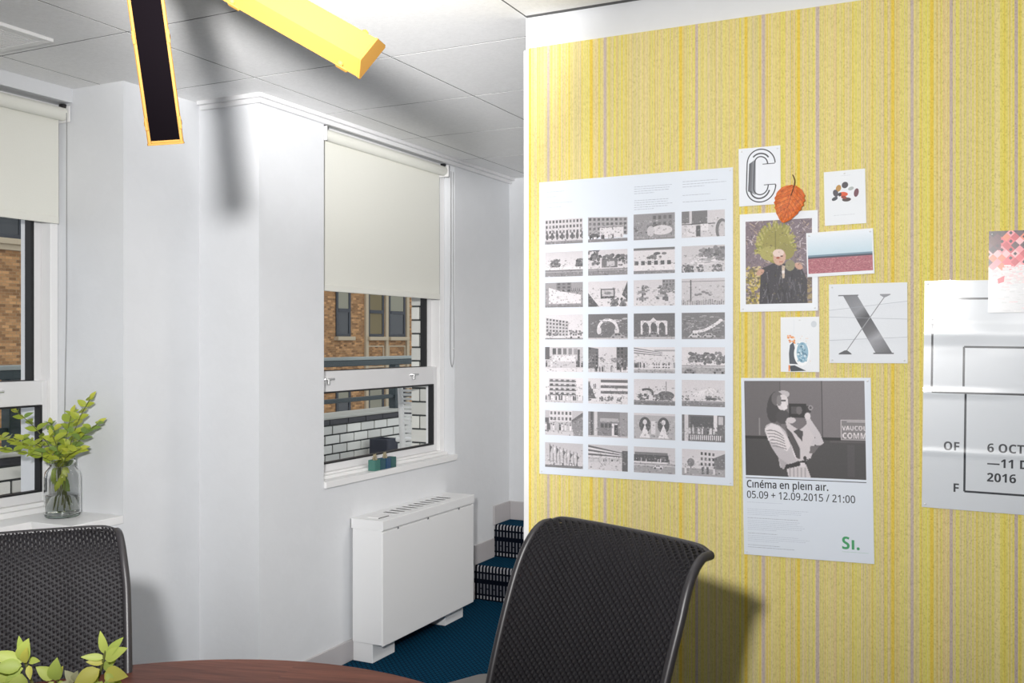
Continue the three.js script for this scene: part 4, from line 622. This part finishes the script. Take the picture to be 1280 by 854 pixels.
// photograph of a person behind a huge leaf
const leafPhoto = canvasTex(418, 540, (g, w, h) => {
  R(g, '#e4e8ee', 0, 0, w, h); const X = 32, Y = 42, W = 356, H = 456; g.save(); g.beginPath(); g.rect(X, Y, W, H); g.clip(); g.translate(X, Y);
  R(g, '#7d7078', 0, 0, W, H); for (let i = 0; i < 700; i++) { g.strokeStyle = ['#4e444c', '#a89aa0', '#d9cfd2', '#8a7a78', '#6a5d66', '#c2ab94'][i % 6]; g.lineWidth = rr(1, 4); const a = rnd() * W, b = rnd() * H; g.beginPath(); g.moveTo(a, b); g.lineTo(a + rr(-30, 30), b + rr(-26, 26)); g.stroke(); }
  for (let i = 0; i < 160; i++) blob(g, ['#b6a24c', '#8f8250', '#cbb98a', '#6f6750'][i % 4], rr(0, 90), rr(250, H), rr(4, 14), rr(3, 10)); for (let i = 0; i < 60; i++) blob(g, ['#9c8a66', '#6f6258'][i % 2], rr(310, W), rr(320, H), rr(4, 12), rr(3, 9));
  poly(g, '#3f3d43', 86, 262, 150, 236, 240, 240, 300, 262, 330, 330, 330, H, 74, H, 80, 330); for (let i = 0; i < 60; i++) { g.strokeStyle = ['#55535a', '#2e2c31', '#6a6970'][i % 3]; g.lineWidth = 4; const x = rr(90, 320), y = rr(280, H); g.beginPath(); g.moveTo(x, y); g.lineTo(x + rr(-14, 14), y + rr(20, 60)); g.stroke(); }
  for (let i = 0; i < 240; i++) { const a = -Math.PI * rnd() * 1.1 + 0.12, l = rr(80, 128); g.strokeStyle = ['#9a9650', '#8a8a48', '#b3ac66', '#a59c5c'][i % 4]; g.lineWidth = 7; g.beginPath(); g.moveTo(160 + rr(-30, 30), 150 + rr(-20, 60)); g.lineTo(164 + Math.cos(a) * l * 0.92, 158 + Math.sin(a) * l * 1.25); g.stroke(); }
  blob(g, '#958f4e', 165, 140, 74, 96); blob(g, '#a7a05e', 130, 180, 50, 40); blob(g, '#8f894e', 215, 175, 48, 44); R(g, '#6f6a3c', 160, 60, 5, 130);
  blob(g, '#c9a290', 184, 204, 34, 44, 0.1); blob(g, '#dcc6bd', 178, 180, 30, 22); blob(g, '#9c4f38', 176, 206, 9, 6); blob(g, '#5a4038', 196, 198, 7, 4); R(g, '#a85c4c', 182, 226, 20, 5); blob(g, '#c39a88', 80, 282, 24, 15, -0.6); blob(g, '#c39a88', 286, 256, 24, 16, 0.7); poly(g, '#c9b7a6', 196, 246, 214, 252, 210, 320, 198, 320); blob(g, '#e0d8d4', 204, 284, 9, 9); blob(g, '#8a8668', 240, 250, 26, 30);
  g.restore(); for (let i = 0; i < 500; i++) { g.fillStyle = ['rgba(60,50,56,.35)', 'rgba(225,215,205,.3)', 'rgba(150,140,80,.3)'][i % 3]; g.fillRect(X + rnd() * (W - 8), Y + rnd() * (H - 8), rr(2, 8), rr(2, 8)); } soften(g, X, Y, W, H, 3.2); grain(g, X, Y, W, H, 22);
});
sheet('leaf_photo_print', 'print of a person holding a huge green leaf before the face', 'print', -0.5325, 1.693, 0.2095, 0.271, 0.004, leafPhoto, 0.002, { pins: [[-1, -1], [1, -1]] });
const pebbles = canvasTex(315, 435, (g, w, h) => {
  R(g, '#e1e5ea', 0, 0, w, h); fineLines(g, 130, 40, 70, 1, 10, 'rgba(150,150,165,.5)', 1); fineLines(g, 70, 355, 160, 1, 10, 'rgba(150,150,165,.6)', 1); fineLines(g, 90, 40, 3, 1, 9, '#999');
  for (const [x, y, a, b, r, c] of [[110, 140, 20, 28, 0.3, '#b58a4a'], [160, 118, 24, 26, 0.5, '#4c4950'], [205, 150, 22, 14, -0.3, '#a9b0b0'], [88, 178, 20, 30, -0.3, '#4f4c54'], [145, 190, 36, 18, 0.1, '#d4552f'], [245, 186, 18, 34, 0.2, '#6d4450'], [80, 222, 24, 14, -0.4, '#43474e'], [170, 235, 34, 16, 0, '#4a3c3a'], [150, 216, 22, 12, 0.3, '#8d3d2e'], [120, 190, 12, 16, 0.2, '#343338']]) blob(g, c, x, y, a, b, r);
  grain(g, 50, 90, 230, 170, 22);
});
sheet('pebble_card', 'white card with a cluster of dark and orange pebbles', 'card', -0.3585, 1.858, 0.105, 0.144, 0.02, pebbles, 0.002, { pins: [[0, 1]] });
const field = canvasTex(520, 360, (g, w, h) => {
  R(g, '#e2e6ec', 0, 0, w, h); const a = g.createLinearGradient(0, 20, 0, 200); a.addColorStop(0, '#dfe6ee'); a.addColorStop(1, '#b9d0dc'); g.fillStyle = a; g.fillRect(10, 14, w - 20, 190); R(g, '#6f8a9c', 10, 184, w - 20, 16); R(g, '#474a58', 10, 198, w - 20, 14);
  R(g, '#a96570', 10, 212, w - 20, 122); for (let i = 0; i < 900; i++) R(g, ['#b8737c', '#9a5763', '#c08a8c', '#8e4f5a'][i % 4], rr(10, w - 24), rr(214, 328), rr(4, 14), rr(2, 5)); grain(g, 10, 14, w - 20, 320, 10);
});
sheet('field_photo_card', 'photo card of a red field under pale sky overlapping the leaf portrait', 'card', -0.371, 1.7105, 0.171, 0.119, 0.03, field, 0.0052);
const bird = canvasTex(304, 450, (g, w, h) => {
  R(g, '#e3e6ea', 0, 0, w, h); R(g, '#d5dbe2', 104, 20, 3, 130); for (let i = 0; i < 26; i++) blob(g, ['#e59a5c', '#d9824a', '#e8b184'][i % 3], 84 + rr(-26, 30), 175 + rr(-22, 40), rr(3, 11), rr(3, 9)); for (let i = 0; i < 22; i++) blob(g, '#e8bfa0', rr(150, 240), rr(150, 430), 3, 3);
  poly(g, '#4a525c', 74, 230, 100, 205, 112, 250, 120, 330, 150, 388, 70, 384, 66, 300); blob(g, '#eef0f2', 168, 300, 62, 100); blob(g, '#8fb2c6', 172, 290, 46, 84); for (let i = 0; i < 50; i++) blob(g, ['#6d97b0', '#a9c6d4', '#5f8398', '#cddde4'][i % 4], 172 + rr(-36, 36), 290 + rr(-70, 70), rr(4, 12), rr(4, 12)); poly(g, '#39414a', 70, 400, 110, 396, 200, 440, 80, 446); R(g, '#e38b50', 62, 395, 12, 50); blob(g, 'rgba(150,160,175,.35)', 262, 60, 22, 26); grain(g, 40, 140, 220, 306, 18);
});
sheet('bird_card', 'small narrow card with a blue and orange bird drawing', 'card', -0.475, 1.467, 0.102, 0.149, 0.004, bird, 0.002, { pins: [[0, 1]] });

// large glossy folded sheet and the card over its corner
const gw = 0.42, gh = 0.581, gx = 0.044, gy = 1.3375;
const programme = canvasTex(1024, 1416, (g, w, h) => {
  R(g, '#d3d8de', 0, 0, w, h); const k = w / gw, X = (x) => (x - (gx - gw / 2)) * k, Y = (y) => (gy + gh / 2 - y) * k; g.fillStyle = '#2e3138';
  const hl = (x0, x1, y) => g.fillRect(X(x0), Y(y) - 6, (x1 - x0) * k, 12), vl = (x, y0, y1) => g.fillRect(X(x) - 6, Y(y1), 12, (y1 - y0) * k);
  hl(-0.12, 0.16, 1.582); vl(-0.146, 1.344, 1.53); hl(-0.146, 0.254, 1.344); vl(-0.067, 1.095, 1.344); hl(-0.067, 0.254, 1.095); hl(-0.072, 0.254, 1.46); vl(-0.072, 1.36, 1.46); vl(0.16, 1.46, 1.582);
  g.font = 'bold 74px sans-serif'; g.textAlign = 'right'; g.fillText('OF', X(-0.078), Y(1.197)); g.fillText('F', X(-0.078), Y(1.092)); g.textAlign = 'left'; g.fillText('6 OCT', X(-0.017), Y(1.198)); g.fillText('—11 DEC', X(-0.017), Y(1.160)); g.fillText('2016', X(-0.017), Y(1.124));
});
const crease = (v, c, wd) => Math.max(0, 1 - Math.abs(v - c) / wd);
sheet('exhibition_sheet', 'large glossy creased white sheet with black lines and dates', 'poster', gx, gy, gw, gh, -0.012, programme, 0.002, { nx: 28, ny: 110, pins: [[-1, 1], [-1, -1]],
  bend: (x, y) => 0.0012 + 0.0022 * crease(y, 0.155, 0.03) + 0.0016 * crease(y, 0.005, 0.014) * clamp((0.0 - x) / 0.1 + 0.4) + 0.0013 * crease(y, -0.147, 0.012) + 0.0012 * Math.sin((x + 0.2) * 26) * clamp((y - 0.1) / 0.08) + 0.0006 * Math.sin(x * 14 + y * 9),
  mat: phy({ map: programme, roughness: 0.32, clearcoat: 1, clearcoatRoughness: 0.09 }) });
const pink = canvasTex(380, 510, (g, w, h) => {
  R(g, '#d9d2d4', 0, 0, w, h); R(g, '#3c3036', 0, 0, w, 60);
  for (let j = 0; j < 9; j++) for (let i = -1; i < 9; i++) { const x = i * 50 + (j % 2) * 25, y = j * 26 + 14, c = ['#e4646e', '#c94b56', '#f0919a', '#e58060', '#5a3f46', '#f4b6ba'][Math.floor(rnd() * 6)]; poly(g, c, x, y, x + 25, y - 26, x + 50, y, x + 25, y + 26); if (rnd() < 0.3) poly(g, '#33282e', x + 14, y, x + 25, y - 12, x + 36, y, x + 25, y + 12); }
  R(g, 'rgba(70,52,60,.8)', 0, 0, 70, 120); for (let i = 0; i < 200; i++) R(g, ['#eadfe0', '#f3c3c6', '#e8d3d4', '#dfe0e0'][i % 4], rnd() * w, rr(210, 330), rr(8, 40), rr(4, 12)); R(g, '#dcdde0', 0, 330, w, 180); for (let i = 0; i < 50; i++) R(g, ['#e6cfd1', '#d0d2d4', '#e9e9ea'][i % 3], rnd() * w, rr(330, 500), rr(10, 60), rr(3, 9)); poly(g, '#d2535f', 52, 300, 92, 280, 88, 318, 56, 330); grain(g, 0, 0, w, h, 14);
});
sheet('pattern_card', 'glossy card with pink and red diamond pattern over the folded sheet', 'card', 0.060, 1.648, 0.15, 0.203, -0.008, pink, 0.0078, { mat: phy({ map: pink, roughness: 0.35, clearcoat: 0.8, clearcoatRoughness: 0.12 }), pins: [[-1, 1]] });

// dry orange leaf taped between the prints
{
  const t = thing('dried_leaf', 'dry orange autumn leaf fixed between the prints', 'leaf', [-0.488, 1.898, ZY + 0.009]); t.rotation.z = Math.PI + 0.36 - 0.66;
  const rows = 16, cols = 8, pos = [], idx = [], uv = [];
  for (let i = 0; i <= rows; i++) for (let j = 0; j <= cols; j++) {
    const v = i / rows, e = j / cols * 2 - 1, jag = 1 + 0.06 * Math.sin(i * 2.9 + (e > 0 ? 1 : 0)), w = 0.039 * Math.pow(Math.sin(Math.PI * Math.pow(clamp(v, 0.004, 0.996), 0.72)), 0.62) * jag;
    pos.push(e * w, v * 0.104, 0.004 * e * e + 0.006 * Math.sin(v * 3) * (0.4 + e * 0.4) + 0.0012 * Math.cos(e * 16 + v * 6)); uv.push(e * 0.5 + 0.5, v);
  }
  for (let i = 0; i < rows; i++) for (let j = 0; j < cols; j++) { const a = i * (cols + 1) + j; idx.push(a, a + 1, a + cols + 2, a, a + cols + 2, a + cols + 1); }
  const g = new THREE.BufferGeometry(); g.setAttribute('position', new THREE.Float32BufferAttribute(pos, 3)); g.setAttribute('uv', new THREE.Float32BufferAttribute(uv, 2)); g.setIndex(idx); g.computeVertexNormals();
  const tex = canvasTex(256, 256, (c) => { R(c, '#cf6420', 0, 0, 256, 256); for (let i = 0; i < 500; i++) blob(c, ['rgba(225,130,50,.35)', 'rgba(150,66,24,.3)', 'rgba(235,150,80,.25)', 'rgba(190,80,24,.3)'][i % 4], rnd() * 256, rnd() * 256, rr(3, 16), rr(3, 14)); c.strokeStyle = 'rgba(120,52,22,.8)'; c.lineWidth = 4; c.beginPath(); c.moveTo(128, 0); c.lineTo(128, 256); c.stroke(); c.lineWidth = 2; for (let i = 0; i < 8; i++) for (const s of [-1, 1]) { c.beginPath(); c.moveTo(128, 256 - i * 30); c.lineTo(128 + s * 110, 256 - i * 30 - 60); c.stroke(); } });
  obj('leaf_blade', g, std({ map: tex, roughness: 0.6, side: THREE.DoubleSide }), t);
  obj('stem', tube([V(0, 0.03, 0.006), V(0, 0.0, 0.006), V(0.002, -0.012, 0.007), V(0.012, -0.026, 0.009)], 0.0012, 16, 6), std({ color: lin(0.12, 0.07, 0.03), roughness: 0.8 }), t);
}

// ---------------------------------------------------------------- outside: terrace, parapet, railing, chair, neighbouring pier and the building across the street
const mortar = std({ color: lin(0.03, 0.035, 0.035), roughness: 0.9 });
const glazed = [0.70, 0.76, 0.64, 0.80].map((v) => phy({ color: lin(v, v * 1.0, v * 0.93), roughness: 0.35 }));
tag(obj('street', lim(-60, -4.96, -8.2, -8, -90, 60), std({ color: lin(0.12, 0.12, 0.12), roughness: 0.9 })), 'grey street far below the terrace', 'street').userData.kind = 'structure';
tag(obj('terrace', lim(-4.95, -2.98, -0.3, 0.12, -14, -3.0), std({ color: lin(0.22, 0.21, 0.2), roughness: 0.9 })), 'grey paved terrace outside the heater window', 'terrace').userData.kind = 'structure';
tag(obj('terrace_slab', lim(-4.95, W0 - OUT, -0.3, 0.12, -3.0, 3.5), std({ color: lin(0.22, 0.21, 0.2), roughness: 0.9 })), 'grey paved terrace outside the window behind the jar', 'terrace').userData.kind = 'structure';
{
  const w = struct('parapet', 'low white glazed brick terrace wall outside the windows', 'wall');
  obj('core', lim(-4.95, -4.712, 0.12, 0.86, -14, 3.5), mortar, w);
  const g = rbox(-4.712, -4.70, 0, 0.064, 0, 0.182, 0.004, 1);
  for (let r = 0; r < 6; r++) for (let k = 0; k < 28; k++) { const b = obj('brick', g, glazed[Math.floor(hash(r, k) * 4)], w); b.position.set(0, 0.742 - r * 0.0755, -8.3 + k * 0.195 + (r % 2) * 0.0975); }
  const dk = std({ color: lin(0.02, 0.02, 0.028), roughness: 0.5 }), dg = rbox(-4.712, -4.70, 0.815, 0.858, 0, 0.24, 0.004, 1);
  for (let k = 0; k < 22; k++) { const b = obj('dark_brick', dg, dk, w); b.position.z = -8.3 + k * 0.248; }
  obj('coping', rbox(-4.98, -4.68, 0.86, 0.884, -14, 3.5, 0.008), std({ color: lin(0.5, 0.5, 0.45), roughness: 0.7 }), w);
}
{
  const m = std({ color: lin(0.018, 0.035, 0.04), roughness: 0.5 }), pale = std({ color: lin(0.3, 0.34, 0.33), roughness: 0.6 });
  const r = thing('terrace_railing', 'dark green metal railing on the terrace parapet', 'railing', [-4.80, 0.884, -6]);
  obj('top_rail', rbox(-0.03, 0.03, 0.385, 0.435, -8, 9.4, 0.006), m, r); obj('rail_cap', rbox(-0.035, 0.035, 0.435, 0.462, -8, 9.4, 0.006), pale, r);
  obj('lower_rail', rbox(-0.02, 0.02, 0.09, 0.125, -8, 9.4, 0.006), m, r);
  for (let k = 0; k < 5; k++) obj('post', rbox(-0.035, 0.035, -0.004, 0.385, -1.40 + 0 + (k - 1) * 1.9 - 0.035, -1.40 + (k - 1) * 1.9 + 0.035, 0.005), m, r);
}
{
  const p = struct('outer_jamb', 'white glazed brick edge of the outer wall beside the heater window', 'brickwork');
  obj('core', lim(-2.952, -2.838, SILL2 - 0.02, TOP2, Z2B, Z2B + 0.006), mortar, p);
  const mk = (L) => rbox(0, L, 0, 0.0675, 0, 0.012, 0.003, 1), full = mk(0.115), half = mk(0.05), rest = mk(0.058);
  for (let r = 0; r < 21; r++) {
    const y = SILL2 - 0.015 + r * 0.0765, put = (g, x) => { const b = obj('brick', g, glazed[(r * 3 + Math.round(x * 100)) & 3], p); b.position.set(x, y, Z2B + 0.001); };
    if (r % 2) put(full, -2.953); else { put(half, -2.953); put(rest, -2.896); }
  }
}
{
  const m = std({ color: lin(0.78, 0.78, 0.76), roughness: 0.4 }), c = thing('slatted_garden_chair', 'white slatted garden chair on the terrace', 'chair', [-3.67, 0.12, -6.15], Math.PI + 0.1);
  const lean = 0.16, Z = (y) => -lean * Math.max(0, y - 0.4);
  for (const s of [-1, 1]) { obj('back_rail', rod(V(s * 0.22, 0.36, Z(0.36)), V(s * 0.20, 1.12, Z(1.12)), 0.024, 0.019), m, c); obj('front_leg', rbox(s * 0.24 - 0.022, s * 0.24 + 0.022, 0, 0.64, 0.42, 0.465, 0.01), m, c); obj('rear_leg', rod(V(s * 0.23, 0, -0.08), V(s * 0.22, 0.4, 0), 0.024), m, c); obj('arm', rbox(s * 0.24 - 0.03, s * 0.24 + 0.03, 0.62, 0.655, -0.05, 0.48, 0.012), m, c); }
  const sl = rbox(-0.205, 0.205, -0.0085, 0.0085, -0.007, 0.007, 0.003, 1);
  for (let k = 0; k < 22; k++) { const y = 0.46 + k * 0.030, q = obj('slat', sl, m, c); q.position.set(0, y, Z(y)); }
  obj('head_rail', rbox(-0.22, 0.22, 1.10, 1.15, Z(1.12) - 0.018, Z(1.12) + 0.018, 0.012), m, c);
  for (let k = 0; k < 9; k++) { const q = obj('seat_slat', rbox(-0.22, 0.22, 0.38, 0.40, 0, 0.04, 0.004, 1), m, c); q.position.z = 0.02 + k * 0.048; }
}
{
  const t = thing('terrace_planter', 'dark navy planter box in front of the white brick parapet', 'planter', [-4.56, 0.12, -6.87]), m = std({ color: lin(0.008, 0.012, 0.028), roughness: 0.6 });
  const q = 0.085; obj('planter_box', [rbox(-q, q, 0, 0.55, -q, -q + 0.02, 0.004), rbox(-q, q, 0, 0.55, q - 0.02, q, 0.004), rbox(-q, -q + 0.02, 0, 0.55, -q + 0.02, q - 0.02, 0.004), rbox(q - 0.02, q, 0, 0.55, -q + 0.02, q - 0.02, 0.004)], m, t);
  obj('soil', lim(-q + 0.02, q - 0.02, 0.0, 0.5, -q + 0.02, q - 0.02), mortar, t);
}
{
  const bx = -24, b = thing('brick_building', 'tan brick building with tall sash windows across the street', 'building', [bx, -8, -28]);
  const brickT = data(256, 256, (x, y) => { const r = Math.floor(y / 8), k = Math.floor((x + (r % 2) * 10) / 21.333), j = y % 8 < 1 || (x + (r % 2) * 10) % 21.333 < 1.2, n = hash(k % 12, r) - 0.5, m = (hash(x, y) - 0.5) * 18; return j ? [156 + m, 132 + m, 100 + m] : [168 + n * 74 + m, 124 + n * 62 + m, 80 + n * 46 + m]; }, [2.6, 2.6]);
  const brick = std({ map: brickT, roughness: 0.95 }), stone = std({ color: lin(0.52, 0.43, 0.30), roughness: 0.9 }), fr = std({ color: lin(0.02, 0.025, 0.035), roughness: 0.5 }), pane = phy({ color: lin(0.03, 0.035, 0.04), roughness: 0.1 }), shade = std({ color: lin(0.30, 0.29, 0.22), roughness: 0.9 }), cur = std({ color: lin(0.20, 0.16, 0.08), roughness: 0.9 });
  obj('brick_wall', lim(-6, 0, 0, 26, -22, 22), brick, b);
  const Y = (y) => y + 8, Zl = (z) => z + 28;
  const win = (z0, z1, y0, y1, up, low) => {
    z0 = Zl(z0); z1 = Zl(z1); y0 = Y(y0); y1 = Y(y1); const ym = (y0 + y1) / 2;
    const f = obj('window', frameYZ(-0.02, 0.05, z0, z1, y0, y1, 0.14, 0.14, 0.12, 0.14, 0.01), fr, b);
    obj('meeting_rail', lim(-0.01, 0.06, ym - 0.07, ym + 0.07, z0 + 0.14, z1 - 0.14), fr, f);
    obj('upper_pane', lim(-0.01, 0.02, ym + 0.07, y1 - 0.14, z0 + 0.14, z1 - 0.14), up, f); obj('lower_pane', lim(-0.01, 0.02, y0 + 0.12, ym - 0.07, z0 + 0.14, z1 - 0.14), low, f);
    obj('window_sill', rbox(-0.02, 0.22, y0 - 0.16, y0, z0 - 0.1, z1 + 0.1, 0.02), stone, b);
  };
  for (const y of [-2.0, 1.68, 5.36]) {
    win(-33.65, -32.65, y, y + 2.15, shade, pane); win(-36.12, -34.9, y, y + 2.15, y > 0 ? cur : shade, y > 0 ? cur : shade); win(-37.85, -36.5, y, y + 2.15, shade, pane);
    win(-31.2, -30.2, y, y + 2.15, pane, pane); win(-28.0, -27.0, y, y + 2.15, shade, pane); win(-25.0, -24.0, y, y + 2.15, pane, cur); win(-21.6, -20.6, y, y + 2.15, shade, pane);
  }
  for (const y of [4.26, 7.9]) win(-18.35, -17.2, y, y + 2.1, pane, pane);
  for (const z of [-34.78, -36.31, -38.02]) obj('pilaster', lim(-0.02, 0.09, 0, 26, Zl(z) - 0.1, Zl(z) + 0.1), stone, b);
  for (const y of [3.95, 7.6]) obj('stone_band', lim(-0.02, 0.12, Y(y) , Y(y) + 0.22, Zl(-19.5), Zl(-15)), stone, b);
  for (const [z0, z1] of [[-36.12, -34.9], [-37.85, -36.5]]) obj('spandrel', frameYZ(-0.02, 0.04, Zl(z0), Zl(z1), Y(0.35), Y(1.3), 0.06, 0.06, 0.06, 0.06, 0.005), stone, b);
}
renderer.render(scene, camera);
